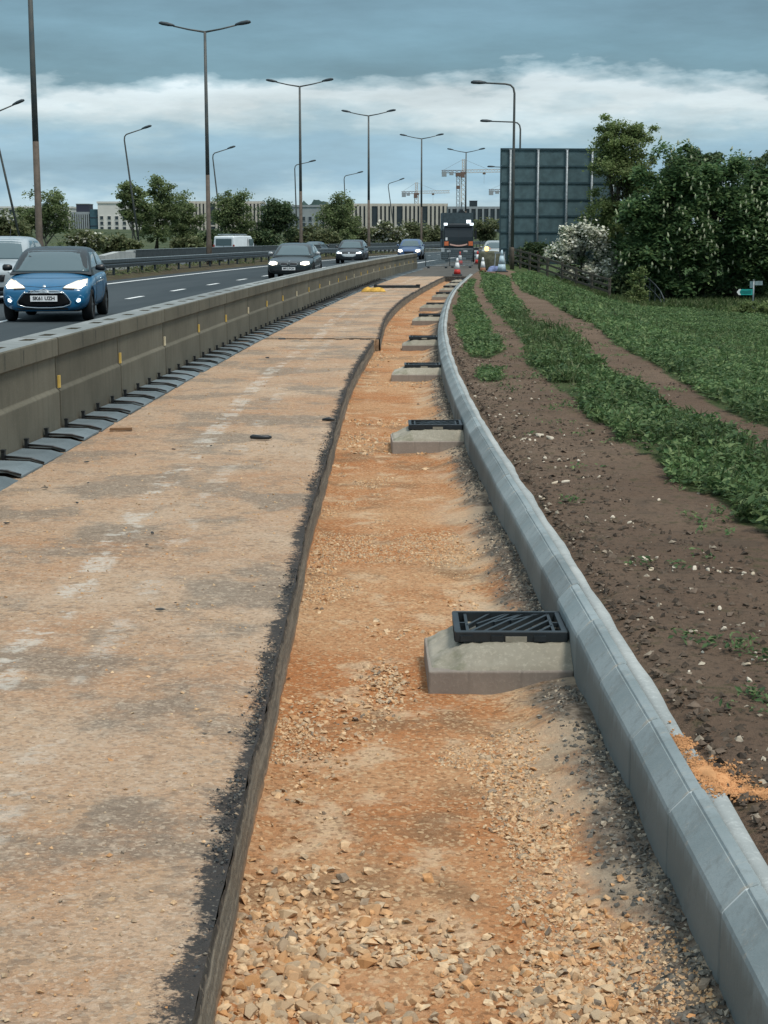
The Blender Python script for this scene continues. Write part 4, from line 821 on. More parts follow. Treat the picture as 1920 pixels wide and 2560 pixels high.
# ================================================================ VEGETATION
def leaf_quads(P, S, up=.5, asp=.5, dirs=None):
    """diamond leaves at points P, length S; up: bias of the normals to the sky"""
    n = len(P); N_ = rng.normal(0, 1, (n, 3)); N_[:, 2] = np.abs(N_[:, 2]) + up * 2; N_ /= np.linalg.norm(N_, axis=1)[:, None]
    T = rng.normal(0, 1, (n, 3)) if dirs is None else dirs + rng.normal(0, .45, (n, 3)); T -= N_ * (T * N_).sum(1)[:, None]; T /= np.linalg.norm(T, axis=1)[:, None] + 1e-9
    B = np.cross(N_, T); S = S[:, None]
    V = np.stack([P - T * S * .5, P + B * S * asp * .5 + N_ * S * .06, P + T * S * .5 - N_ * S * .05, P - B * S * asp * .5 + N_ * S * .06], 1).reshape(-1, 3)
    return V, np.arange(4 * n).reshape(n, 4)
LM = dict(
    weed=m_leaf('weed_leaf', (.055, .108, .042), (.105, .185, .068), (.21, .28, .115), .36),
    chestnut=m_leaf('chestnut_leaf', (.072, .138, .066), (.118, .205, .086), (.20, .285, .115), .5),
    young=m_leaf('young_leaf', (.15, .21, .08), (.20, .265, .10), (.29, .34, .155), .5),
    birch=m_leaf('birch_leaf', (.13, .18, .080), (.185, .24, .105), (.27, .32, .155), .5),
    dark=m_leaf('scrub_leaf', (.045, .085, .042), (.08, .125, .056), (.13, .17, .078), .35),
    hedge=m_leaf('hedge_leaf', (.10, .13, .062), (.15, .175, .08), (.23, .24, .125), .4),
    grass=m_leaf('grass_blade', (.045, .078, .026), (.080, .125, .040), (.16, .18, .085), .3),
    bloom=m_leaf('white_blossom', (.72, .72, .60), (.80, .80, .72), (.62, .64, .48), .3), candle=m_leaf('candle_blossom', (.36, .40, .25), (.48, .50, .34), (.28, .32, .19), .2))
# weeds on the verge: low leafy plants in strips
def weed_points(poly, n, y0, y1, pw):
    yy = y0 + (y1 - y0) * rng.random(n) ** pw; P_ = np.array(poly); x0, x1 = P_[:, 0].min() - .2, P_[:, 0].max() + .2
    lo = np.interp(yy, [0, 60, 100], [1.0, 2.5, 4.0]); xx = x0 + (x1 - x0) * rng.random(n)
    wb = .30 * (fbm(xx * 1.4, yy * 1.4, 14) - .5); k = inpoly(xx + wb, yy + wb * 2, poly); return xx[k], yy[k]
def weeds(name, poly, n, y0, y1, pw, leaves, size, h, parent):
    xx, yy = weed_points(poly, n, y0, y1, pw); k = fbm(xx * 1.1, yy * 1.1, 91) + .25 * (fbm(xx * 4, yy * 4, 94) - .5) > .34; xx, yy = xx[k], yy[k]; m = len(xx); zz = zvn(xx, yy)
    hh = h * (.45 + .9 * fbm(xx * .9, yy * .9, 92)) * (.6 + .6 * rng.random(m)); sc = (.7 + .6 * rng.random(m)) * np.interp(yy, [5, 20, 60], [.85, 1.15, 2.0])
    idx = np.repeat(np.arange(m), leaves); q = len(idx); a = rng.random(q) * 6.283; r_ = rng.random(q) ** .6; t_ = rng.random(q)
    d = np.stack([np.cos(a), np.sin(a), .35 + .5 * rng.random(q)], -1)
    P = np.stack([xx[idx], yy[idx], zz[idx]], -1) + d * (r_ * .055 * sc[idx])[:, None] * np.array([1, 1, .3]) + np.stack([0 * t_, 0 * t_, hh[idx] * (.15 + .85 * t_)], -1)
    V, F = leaf_quads(P, size * sc[idx] * (.6 + .7 * rng.random(q)), .55, .46, d)
    return tag(link(name, np_mesh(name, V, F, LM['weed']), parent), kind='stuff')
weeds('weeds', POLY_B, 15000, 5, 20, 1.0, 13, .056, .13, verge)
weeds('weeds', POLY_B, 9000, 20, 68, 1.2, 10, .05, .12, verge)
weeds('weeds', POLY_A + [], 9000, 19, 58, 1.2, 10, .05, .12, verge); weeds('weeds', POLY_A2, 500, 16, 19, 1, 9, .045, .07, verge)
weeds('weeds', POLY_C, 60000, 9, 34, 1.1, 9, .058, .12, verge)
weeds('weeds', POLY_C, 34000, 30, 90, 1.1, 8, .06, .15, verge)
# upright grass blades and dead stems mixed into the weeds
for poly, n_, y0, y1 in ((POLY_B, 26000, 5, 30), (POLY_C, 30000, 9, 60)):
    xx, yy = weed_points(poly, n_, y0, y1, 1.3); m_ = len(xx); d = rng.normal(0, .35, (m_, 3)); d[:, 2] = 1; hh = (.05 + .12 * rng.random(m_) ** 2) * np.interp(yy, [5, 30, 60], [1, 1.3, 1.8])
    P = np.stack([xx, yy, zvn(xx, yy) + .04 + hh * .5], -1); V, F = leaf_quads(P, hh, -.3, .10, d); tag(link('grass', np_mesh('grass_blades', V, F, LM['grass']), verge), kind='stuff')
# sparse strays along the ragged edges of the strips
n_ = 9000; yy = 5 + 30 * rng.random(n_) ** 1.2; xx = xk(yy) + .35 + 3.2 * rng.random(n_); k = (fbm(xx * 2.2, yy * 2.2, 99) > .67); xx, yy = xx[k], yy[k]; idx = np.repeat(np.arange(len(xx)), 7)
P = np.stack([xx[idx] + rng.normal(0, .025, len(idx)), yy[idx] + rng.normal(0, .025, len(idx)), zvn(xx, yy)[idx] + .01 + .03 * rng.random(len(idx))], -1); V, F = leaf_quads(P, .018 + .025 * rng.random(len(P)), .6, .45); tag(link('weeds', np_mesh('stray_weeds', V, F, LM['weed']), verge), kind='stuff')
# scattered seedlings on the bare soil
for k, (x, y, s_) in enumerate(((1.30, 4.95, .09), (1.27, 5.15, .06), (1.35, 4.5, .10), (1.33, 4.42, .08), (1.36, 5.75, .09), (1.42, 5.6, .08), (1.12, 9.1, .09), (1.25, 16.4, .2), (1.15, 17.3, .2), (1.3, 15.7, .15), (1.75, 15.4, .18), (1.5, 14.0, .12))):
    q = 46; a = rng.random(q) * 6.283; r_ = rng.random(q); P = np.stack([x + np.cos(a) * r_ * s_, y + np.sin(a) * r_ * s_, zvn(x + np.cos(a) * r_ * s_, y + np.sin(a) * r_ * s_) + .01 + .05 * rng.random(q) * (s_ / .1)], -1)
    V, F = leaf_quads(P, (.018 + .024 * rng.random(q)), .6, .45); tag(link('seedling', np_mesh('seedling', V, F, LM['weed']), verge), kind='stuff')
# rough grass at the foot of the trees and on the bank
n = 50000; yy = 40 + 62 * rng.random(n); sx = 4 + 26 * rng.random(n); xx = xk(yy) + sx; k = (~inpoly(xx, yy, POLY_C)) & (yy > 40 + .0 * sx) & (fbm(xx * .6, yy * .6, 95) > .32); xx, yy = xx[k], yy[k]
P = np.stack([xx, yy, zv(xx, yy) + .10], -1); d = rng.normal(0, .5, (len(P), 3)); d[:, 2] = 1
V, F = leaf_quads(P, .28 + .3 * rng.random(len(P)), -.2, .22, d); tag(link('grass', np_mesh('grass', V, F, LM['grass']), verge), kind='stuff')
# rough growth in the median
n = 5000; yy = 25 + 170 * rng.random(n) ** 1.2; oo = -10.7 - 3.6 * rng.random(n); xx = xb(yy) + oo; k = fbm(xx * .5, yy * .25, 96) > .5; xx, yy = xx[k], yy[k]
P = np.stack([xx, yy, .13 + .1 * rng.random(len(xx))], -1); V, F = leaf_quads(P, .16 + .22 * rng.random(len(P)), .0, .25); tag(link('grass', np_mesh('median_grass', V, F, LM['hedge']), None), 'rough dry grass tufts along the median', 'grass', kind='stuff')
# ---------------------------------------------------------------- trees
def tree(name, label, cat, base, lobes, nleaf, lsize, leaf, trunks=1, rtrunk=.14, clump=.5, nclump=60, group=None, bark='bark', up=.3, asp=.6, blossoms=None, branches=14, shell=.55, droop=0.0):
    """lobes: (dx, dy, dz, rx, ry, rz) relative to base"""
    base = Vector(base); o = empty(name, base); tag(o, label, cat, group); Lb = np.array(lobes, float)
    vol = Lb[:, 3] * Lb[:, 4] * Lb[:, 5]; pick = rng.choice(len(Lb), nclump, p=vol / vol.sum())
    v = rng.normal(0, 1, (nclump, 3)); v /= np.linalg.norm(v, axis=1)[:, None]; rad = (shell + (1 - shell) * rng.random(nclump)) * (rng.random(nclump) ** .25)
    C = Lb[pick, :3] + v * rad[:, None] * Lb[pick, 3:]
    m = MB(); stems = []
    for k in range(trunks):
        bx, by = (random.uniform(-.5, .5) * (trunks > 1) * .9, random.uniform(-.4, .4) * (trunks > 1)); tgt = Lb[k % len(Lb)]
        pts = [Vector((bx, by, -.35)), Vector((bx * 1.1 + .3 * (tgt[0] - bx), by + .3 * (tgt[1] - by), tgt[2] * .38)), Vector((bx + .7 * (tgt[0] - bx), by + .7 * (tgt[1] - by), tgt[2] * .72)), Vector((tgt[0], tgt[1], tgt[2] + tgt[5] * .35))]
        m.tube(pts, [rtrunk, rtrunk * .8, rtrunk * .55, rtrunk * .18], 8); stems.append(pts)
    m.build('trunk', M[bark], o, True)
    m = MB()
    for k in range(min(branches, nclump)):
        st = stems[k % len(stems)]; a = st[1].lerp(st[3], random.uniform(.0, .75)); b = Vector(C[k]); mid = a.lerp(b, .55) + Vector((0, 0, .06 * (b - a).length))
        m.tube([a, mid, b], [rtrunk * .32, rtrunk * .2, rtrunk * .06], 5, cap=False)
    m.build('branches', M[bark], o, True)
    idx = rng.integers(0, nclump, nleaf); cs = clump * (.55 + .8 * rng.random(nclump)); off = rng.normal(0, .48, (nleaf, 3)) * cs[idx][:, None]; off[:, 2] *= .68
    if droop: off[:, 2] -= droop * (off[:, 0] ** 2 + off[:, 1] ** 2) / cs[idx]
    P = C[idx] + off; P = P[P[:, 2] > .05]; V, F = leaf_quads(P, lsize * (.55 + .8 * rng.random(len(P))), up, asp); tag(link('crown', np_mesh('crown', V, F, leaf), o), kind='stuff')
    if blossoms: blossoms(o, C, cs, Lb, P)
    return o
def candles(n, h=.24):
    def f(o, C, cs, Lb, co):
        key = np.floor(co[:, 0] / .34).astype(int) * 1000 + np.floor(co[:, 2] / .34).astype(int); od = np.lexsort((co[:, 1], key)); kk = key[od]; first = np.r_[True, kk[1:] != kk[:-1]]; P = co[od][first]
        w_ = fbm(P[:, 0] * .7 + 5, P[:, 2] * .7, 98) * (P[:, 2] > 1.6); P = P[np.argsort(-(w_ + .55 * rng.random(len(P))))[:n]] - np.array([0, .08, 0])
        m = MB()
        for p in P:
            hh = h * random.uniform(.7, 1.25); l = Vector((random.uniform(-.25, .25), random.uniform(-.25, .25), 1)) * hh; p = Vector(p)
            m.tube([p, p + l * .25, p + l * .65, p + l], [.02, .062, .045, .01], 5)
        tag(m.build('blossom_candles', LM['candle'], o), kind='stuff')
    return f
def blooms(n, size, spread=1.0):
    def f(o, C, cs, Lb, co):
        k = rng.integers(0, len(C), n); k2 = fbm(C[k][:, 0] * 1.5, C[k][:, 2] * 1.5, 97) > .38; k = k[k2]; P = C[k] + rng.normal(0, .42, (len(k), 3)) * cs[k][:, None] * spread; P[:, 1] -= .15
        V, F = leaf_quads(P, size * (.5 + rng.random(len(P))), .5, .9); tag(link('blossom', np_mesh('blossom', V, F, LM['bloom']), o), kind='stuff')
    return f
def gbase(u, v, D, z): p = at(u, v, D); return (p.x, D, z)
def lobes_px(base, D, L_):
    """survey of crown lobes: (u, v, ru, rv) in photo pixels at distance D -> metres relative to base"""
    r_ = []; k = D / FPX
    for u, v, ru, rv in L_:
        p = at(u, v, D); r_.append((p.x - base[0], random.uniform(-.4, .4), p.z - base[2], ru * k, min(ru, rv) * k * .95, rv * k))
    return r_
def px_tree(name, label, cat, u, D, z, L_, *a, **kw):
    b = gbase(u, 640, D, z); return tree(name, label, cat, b, lobes_px(b, D, L_), *a, **kw)
# right-hand trees
px_tree('chestnut_tree', 'big dark horse chestnut with white candle flowers, left of the pair beside the sign', 'tree', 1665, 90, -2.0, [(1670, 440, 85, 95), (1640, 560, 120, 110), (1720, 560, 110, 120), (1660, 650, 130, 90), (1600, 660, 85, 70)], 52000, .27, LM['chestnut'], rtrunk=.25, clump=.62, nclump=220, blossoms=candles(80), group='horse chestnuts on the bank', droop=.35, asp=.55, up=.6, branches=30)
px_tree('chestnut_tree', 'big horse chestnut with white candle flowers cut by the right edge', 'tree', 1850, 91, -2.0, [(1760, 470, 75, 85), (1815, 460, 85, 90), (1870, 560, 120, 130), (1820, 640, 110, 100), (1930, 480, 80, 110), (1930, 640, 90, 100)], 52000, .27, LM['chestnut'], rtrunk=.25, clump=.62, nclump=220, blossoms=candles(75), group='horse chestnuts on the bank', droop=.35, asp=.55, up=.6, branches=30)
px_tree('young_tree', 'light green young tree with wispy top between the sign and the chestnut', 'tree', 1545, 94, -1.9, [(1545, 400, 95, 100), (1590, 335, 66, 75), (1520, 330, 56, 66), (1530, 540, 84, 130), (1560, 640, 78, 85), (1590, 450, 75, 100), (1490, 400, 30, 45)], 44000, .17, LM['young'], trunks=4, rtrunk=.08, clump=.46, nclump=330, branches=70, shell=.0)
px_tree('dark_tree', 'dark evergreen treetop behind the right chestnut', 'tree', 1790, 104, -2.0, [(1775, 410, 50, 45), (1760, 480, 60, 60), (1700, 420, 60, 60)], 8000, .28, LM['dark'], rtrunk=.2, clump=.55, nclump=60)
px_tree('dark_tree', 'dark tree at the right edge behind the chestnuts', 'tree', 1900, 104, -2.0, [(1900, 430, 55, 55), (1885, 500, 70, 70), (1850, 425, 30, 35)], 8000, .28, LM['dark'], rtrunk=.2, clump=.55, nclump=60)
px_tree('hawthorn_bush', 'hawthorn bush covered in white blossom behind the timber fence', 'bush', 1450, 91.5, -1.6, [(1420, 600, 50, 45), (1470, 595, 50, 50), (1395, 645, 42, 45), (1505, 655, 42, 70), (1450, 670, 60, 60)], 9000, .17, LM['dark'], trunks=3, rtrunk=.07, clump=.42, nclump=100, blossoms=blooms(12000, .16), branches=20, shell=.65)
px_tree('sapling', 'thin yellow green sapling by the grey handrail', 'bush', 1600, 85, -2.0, [(1600, 690, 22, 36), (1590, 740, 26, 30)], 1600, .16, LM['young'], rtrunk=.04, clump=.3, nclump=24)
px_tree('verge_shrub', 'yellow green shrub at the foot of the fingerpost', 'bush', 1878, 74, -2.1, [(1870, 770, 34, 20), (1850, 785, 30, 18), (1905, 785, 32, 22)], 3000, .13, LM['young'], rtrunk=.03, clump=.26, nclump=36)
for i, (u, v, D, ru, rv, lb) in enumerate(((1560, 715, 90, 60, 34, 'low dark bush under the left chestnut behind the fence end'), (1720, 722, 92, 90, 40, 'low dark bush beneath the left chestnut crown'), (1860, 725, 94, 100, 42, 'low dark bush beneath the right chestnut crown'), (1330, 640, 97, 40, 34, 'low green bush in front of the sign posts'))):
    px_tree('understorey_bush', lb, 'bush', u, D, -2.0 if i < 3 else -.9, [(u, v, ru, rv), (u - ru * .5, v + 8, ru * .6, rv * .7)], 4200, .24, LM['dark'], rtrunk=.05, clump=.45, nclump=50)
# trees and scrub beyond the far carriageway
TG = 'trees beyond the far carriageway'
px_tree('birch_tree', 'pale green tree behind the brown lamp column at left', 'tree', 115, 118, .3, [(120, 515, 52, 48), (90, 550, 50, 48), (150, 565, 42, 52), (55, 565, 45, 42)], 8000, .22, LM['birch'], trunks=3, rtrunk=.09, clump=.55, nclump=70, group=TG, bark='barkpale', branches=30, shell=.35)
px_tree('birch_tree', 'airy pale tree pierced by the leaning lamp, left half of the big clump', 'tree', 340, 138, .3, [(330, 485, 46, 46), (355, 530, 44, 60), (310, 530, 34, 55)], 6500, .26, LM['birch'], trunks=3, rtrunk=.08, clump=.5, nclump=60, group=TG, bark='barkpale', branches=40, shell=.3)
px_tree('birch_tree', 'tall green tree in the middle of the big clump left of the tallest lamp', 'tree', 395, 141, .3, [(395, 475, 38, 45), (425, 515, 46, 55), (385, 560, 55, 60)], 8500, .24, LM['birch'], trunks=2, rtrunk=.1, clump=.6, nclump=70, group=TG, branches=26)
px_tree('birch_tree', 'green tree at the right of the big clump touching the tallest lamp', 'tree', 455, 145, .3, [(455, 520, 42, 42), (475, 565, 42, 55), (440, 580, 44, 45)], 6500, .24, LM['birch'], trunks=2, rtrunk=.09, clump=.6, nclump=60, group=TG, branches=22)
px_tree('round_tree', 'bushy dark green tree right of the tallest lamp above the white van', 'tree', 580, 155, .4, [(575, 520, 45, 42), (600, 505, 28, 35), (560, 560, 40, 50), (610, 560, 35, 45)], 8500, .26, LM['birch'], trunks=2, rtrunk=.12, clump=.65, nclump=70, group=TG)
px_tree('round_tree', 'dense dark tree left of the double lamp behind the dark car', 'tree', 685, 160, .4, [(690, 525, 38, 38), (670, 560, 42, 48), (715, 565, 30, 45)], 8500, .27, LM['dark'], trunks=1, rtrunk=.13, clump=.65, nclump=70, group=TG)
px_tree('round_tree', 'rounded tree standing clear in front of the striped building', 'tree', 850, 175, .5, [(855, 510, 36, 36), (830, 540, 38, 42), (880, 545, 30, 42), (850, 575, 48, 36)], 9500, .28, LM['birch'], trunks=1, rtrunk=.15, clump=.7, nclump=70, group=TG)
def scrub(u, v, ru, rv, D, lb, leaf='hedge', bl=None, n=3200):
    px_tree('scrub_bush', lb, 'bush', u, D, -.1, [(u, v, ru, rv), (u - ru * .5, v + rv * .2, ru * .6, rv * .8), (u + ru * .5, v + rv * .2, ru * .6, rv * .8)], n, .34, LM[leaf], rtrunk=.05, clump=.6, nclump=46, group='scrub beyond the far carriageway', blossoms=bl, branches=6)
scrub(20, 575, 40, 45, 112, 'low scrub at the left edge above the silver car'); scrub(215, 600, 40, 18, 112, 'whitish flowering scrub left of the leaning lamp', 'hedge', blooms(500, .25)); scrub(760, 590, 46, 32, 165, 'yellow green scrub right of the double lamp behind the dark car')
scrub(810, 600, 40, 26, 160, 'low scrub under the rounded tree'); scrub(965, 588, 48, 30, 175, 'pale flowering scrub left of the fifth double lamp', 'hedge', blooms(700, .3)); scrub(915, 590, 34, 30, 185, 'green scrub right of the rounded tree'); scrub(1030, 585, 44, 34, 195, 'yellowish scrub behind the far blue car')
scrub(1085, 590, 40, 34, 205, 'green scrub directly left of the lorry'); scrub(530, 600, 44, 26, 150, 'low scrub behind the white van', 'dark'); scrub(640, 600, 50, 28, 158, 'low dark scrub behind the dark oncoming car', 'dark'); scrub(1215, 575, 36, 38, 190, 'yellow green scrub right of the lorry'); scrub(470, 615, 40, 18, 135, 'grassy scrub at the foot of the big clump'); scrub(300, 612, 50, 18, 125, 'low scrub at the foot of the airy pale tree')
# ================================================================ FAR BUILDINGS AND CRANES
bw = simple('pale_cladding', (.48, .45, .39), .8, .2, var=.08, scale=.3); bwhite = simple('white_render', (.62, .61, .57), .8, .2, var=.06, scale=.3); bgrey = simple('grey_cladding', (.27, .30, .31), .7, .2, var=.1, scale=.3)
bdark = simple('dark_glazing', (.030, .042, .050), .25, .5, var=.2, scale=.4); bteal = simple('teal_glazing', (.045, .10, .125), .25, .5, var=.15, scale=.4); broof = simple('roof_grey', (.20, .22, .22), .8); bnavy = simple('dark_metal_box', (.035, .040, .060), .6)
def fin_building(u0, u1, vt, vb, D, n, label, dark_every=0, roof=True, mat=bw, depth=14.0, frac=.55, extra=None):
    a, b = at(u0, vb, D), at(u1, vb, D); top = at(u0, vt, D).z; z0 = -2.0; o = empty('office_building', (a.x, D, z0)); tag(o, label, 'building'); W_ = b.x - a.x; H_ = top - z0
    MB().box((W_ / 2, depth / 2, H_ / 2), (W_, depth, H_)).build('wall', bdark, o)
    MB().box((W_ / 2, depth / 2, H_ + .2), (W_ + .3, depth + .3, .7)).build('roof', mat if roof else broof, o)
    MB().box((W_ / 2, -.12, H_ * .52), (W_, .2, .4)).build('floor_band', mat, o)
    p = W_ / n; zlo = at(u0, vb, D).z - z0 - .5
    fm_ = MB().box((0, -.3, (zlo + H_) / 2 + .1), (p * frac, .5, H_ - zlo)).mesh('fin', mat)
    for k in range(n):
        if dark_every and k % dark_every == dark_every - 1: continue
        link('fin', fm_, o, ((k + .5) * p, 0, 0))
    MB().box((W_ / 2, -.1, zlo / 2), (W_, .3, zlo)).build('plinth', mat, o)
    return o
fin_building(880, 1118, 514, 586, 430, 23, 'long beige building with vertical fins left of the lorry', 6)
fin_building(474, 655, 508, 580, 440, 20, 'beige finned building behind the tallest lamp', 7)
fin_building(1120, 1262, 521, 585, 460, 9, 'low pale building with long dark bands right of the cranes', 0, True, bgrey, 14, .3)
def win_building(u0, u1, vt, vb, D, nx, nz, label, mat, wfrac=.42, skip_top=.0, depth=14.0):
    a, b = at(u0, vb, D), at(u1, vb, D); top = at(u0, vt, D).z; z0 = -2.0; o = empty('office_building', (a.x, D, z0)); tag(o, label, 'building'); W_ = b.x - a.x; H_ = top - z0; zb_ = at(u0, vb, D).z - z0
    MB().box((W_ / 2, depth / 2, H_ / 2), (W_, depth, H_)).build('wall', mat, o); MB().box((W_ / 2, depth / 2, H_ + .2), (W_ + .4, depth + .4, .5)).build('roof', mat, o)
    hz = (H_ * (1 - skip_top) - zb_) / nz; px_ = W_ / nx
    for i in range(nx):
        for k in range(nz):
            c = ((i + .5) * px_, 0, zb_ + (k + .5) * hz); w_ = MB().box((c[0], -.06, c[2]), (px_ * wfrac + .25, .14, hz * .62 + .25)).build('window', mat, o); MB().box((c[0], -.14, c[2]), (px_ * wfrac, .05, hz * .62)).build('pane', bdark, w_)
    return o, W_, H_
win_building(246, 340, 508, 578, 420, 5, 3, 'white building with three rows of square windows at left', bwhite, .42, .25)
MB_ = empty('glazed_link', (at(226, 570, 421).x, 421, -2)); tag(MB_, 'dark teal glazed link block left of the white building', 'building')
zt_ = at(230, 523, 421).z + 2; MB().box((1.1, 3, zt_ / 2), (2.2, 6, zt_)).build('wall', bteal, MB_)
for k in range(4): MB().box((1.1, -.05, zt_ * (k + 1) / 5), (2.2, .12, .15)).build('glazing_bar', bnavy, MB_)
ob = fin_building(178, 226, 535, 576, 422, 9, 'small grey ribbed block under the dark rooftop box at left', 0, True, bgrey, 10, .6)
rb = empty('rooftop_box', (at(191, 535, 424).x, 424, at(191, 535, 424).z)); tag(rb, 'dark navy rooftop plant box on the grey ribbed block', 'plant box'); hh = at(191, 510, 424).z - at(191, 534, 424).z
MB().box((1.7, 3, hh / 2), (3.4, 6, hh)).build('box', bnavy, rb); MB().box((1.7, 3, hh + .1), (3.6, 6.2, .2)).build('rim', broof, rb)
win_building(-60, 178, 520, 576, 445, 12, 3, 'pale long building behind the trees at the left edge', bwhite)
win_building(655, 800, 517, 600, 420, 9, 4, 'pale grey building with small windows right of the dense dark tree', bgrey, .45, .2)
win_building(800, 885, 516, 580, 450, 5, 3, 'pale building seen behind the rounded tree', bw, .4, .2)
win_building(330, 478, 512, 578, 455, 8, 3, 'pale building hidden behind the big tree clump', bwhite, .42, .2)
cb = empty('tower_block', (at(1174, 520, 640).x, 640, at(1174, 522, 640).z)); tag(cb, 'small black square block on the skyline right of the tallest crane', 'building'); MB().box((1.55, 1.6, 1.5), (3.1, 3, 3.2)).build('wall', bdark, cb); MB().box((1.55, 1.6, 3.15), (3.3, 3.2, .2)).build('roof', bnavy, cb)
MB().box((1.55, 1.6, -10), (2.9, 2.8, 20)).build('shaft', bdark, cb)
cw = simple('crane_white', (.56, .50, .43), .6, .3, var=.1, scale=.5); cr_ = simple('crane_red', (.17, .115, .095), .6); cgrey = simple('crane_grey', (.30, .33, .35), .6)
def lattice(m, p, q, w_, nb, r_=.12, tri=False):
    p, q = Vector(p), Vector(q); d = (q - p).normalized(); a = d.orthogonal().normalized(); b = d.cross(a)
    if abs(d.z) < .5: a = Vector((0, 1, 0)); b = Vector((0, 0, 1))
    else: a = Vector((1, 0, 0)); b = Vector((0, 1, 0))
    cs = [(a * s1 + b * s2) * w_ / 2 for s1, s2 in ((-1, -1), (1, -1), (1, 1), (-1, 1))]
    for c in cs: m.bar(p + c, q + c, r_ * 2)
    L_ = (q - p).length / nb
    for k in range(nb):
        for i in range(4): m.bar(p + d * L_ * k + cs[i], p + d * L_ * (k + 1) + cs[(i + 1) % 4], r_ * 1.3)
def crane(u, D, v_base, v_jib, v_top, u_l, u_r, label, mast=True, w_=1.7):
    o = empty('tower_crane', (at(u, v_base, D).x, D, -2.5)); tag(o, label, 'crane', 'tower cranes on the skyline'); zj = at(u, v_jib, D).z + 2.5; zt = at(u, v_top, D).z + 2.5
    if mast:
        m = MB(); lattice(m, (0, 0, 0), (0, 0, zj), w_, 16, .13); m.build('mast', cw, o)
        m = MB(); lattice(m, (0, 0, zj + .2), (0, 0, zt), w_ * .55, 5, .10); m.build('tower_head', cw, o)
        MB().box((-.4, -1.5, zj - .8), (1.6, 1.6, 1.9)).build('cab', cr_, o); MB().box((0, 0, zj), (w_ * 1.3, w_ * 1.3, .9)).build('slewing_ring', cr_, o)
    xl = at(u_l, v_jib, D).x - o.location.x; xr = at(u_r, v_jib, D).x - o.location.x
    m = MB(); lattice(m, (0, 0, zj + .7), (xr, 0, zj + 1.0), 1.1, 14, .08); m.build('jib', cw, o)
    m = MB(); lattice(m, (0, 0, zj + .6), (xl, 0, zj + .6), 1.0, 5, .09); m.build('counter_jib', cr_, o)
    cwj = MB(); cwj.box((xl + 1.0, 0, zj - .3), (1.8, 1.6, 2.0)).build('counterweight', cgrey, o); MB().box((xl * .55, 0, zj - .1), (1.5, 1.5, 1.3)).build('winch', cgrey, o)
    m = MB(); m.bar((0, 0, zt), (xl, 0, zj + .8), .10); m.bar((0, 0, zt), (xr * .62, 0, zj + 1.3), .10); m.build('tie_bar', cgrey, o)
    MB().box((xr * .5, 0, zj - .1), (1.1, 1.0, .7)).build('trolley', cr_, o); MB().bar((xr * .5, 0, zj - .4), (xr * .5, 0, zj - 4), .08).build('hoist_rope', cgrey, o)
crane(1158, 620, 525, 433, 398, 1104, 1262, 'tallest tower crane with pale mast, its jib running behind the sign')
crane(1041, 700, 525, 485, 456, 1004, 1124, 'smaller tower crane left of the tallest crane')
crane(1268, 680, 525, 480, 455, 1222, 1330, 'tower crane mostly hidden by the sign, only its counter jib showing')
o = empty('crane_mast', (at(1145, 520, 660).x, 660, -2.5)); tag(o, 'slim grey crane mast close left of the tallest crane', 'crane mast'); z_ = at(1145, 440, 660).z + 2.5
m = MB(); lattice(m, (0, 0, 0), (0, 0, z_), 1.3, 16, .12); m.build('mast', cgrey, o); MB().box((0, 0, z_ - 4.6), (1.6, 1.6, 1.4)).build('collar', cr_, o); MB().box((0, 0, z_ + .5), (2.2, 1.8, 1.4)).build('mast_head', cr_, o)
# ================================================================ VEHICLES (front faces local -y, x to the right when seen from the front is +x)
def subsurf_mesh(me, lv=2):
    o = bpy.data.objects.new('tmp', me); COL.objects.link(o); md = o.modifiers.new('s', 'SUBSURF'); md.levels = lv; md.render_levels = lv
    dg = bpy.context.evaluated_depsgraph_get(); r_ = bpy.data.meshes.new_from_object(o.evaluated_get(dg)); bpy.data.objects.remove(o); bpy.data.meshes.remove(me); return r_
def cut(me, cyls):
    o = bpy.data.objects.new('tmp', me); COL.objects.link(o); tmp = []
    for x, y, z, r_, wd in cyls:
        n = 28; c = MB().loft([[(x + sx * wd / 2, y + r_ * math.cos(2 * math.pi * k / n), z + r_ * math.sin(2 * math.pi * k / n)) for k in range(n)] for sx in (-1, 1)]).mesh('cutter')
        co = bpy.data.objects.new('cutter', c); COL.objects.link(co); tmp.append(co); md = o.modifiers.new('b', 'BOOLEAN'); md.operation = 'DIFFERENCE'; md.object = co; md.solver = 'EXACT'
    dg = bpy.context.evaluated_depsgraph_get(); r_ = bpy.data.meshes.new_from_object(o.evaluated_get(dg))
    for q in tmp: bpy.data.objects.remove(q)
    bpy.data.objects.remove(o); return r_
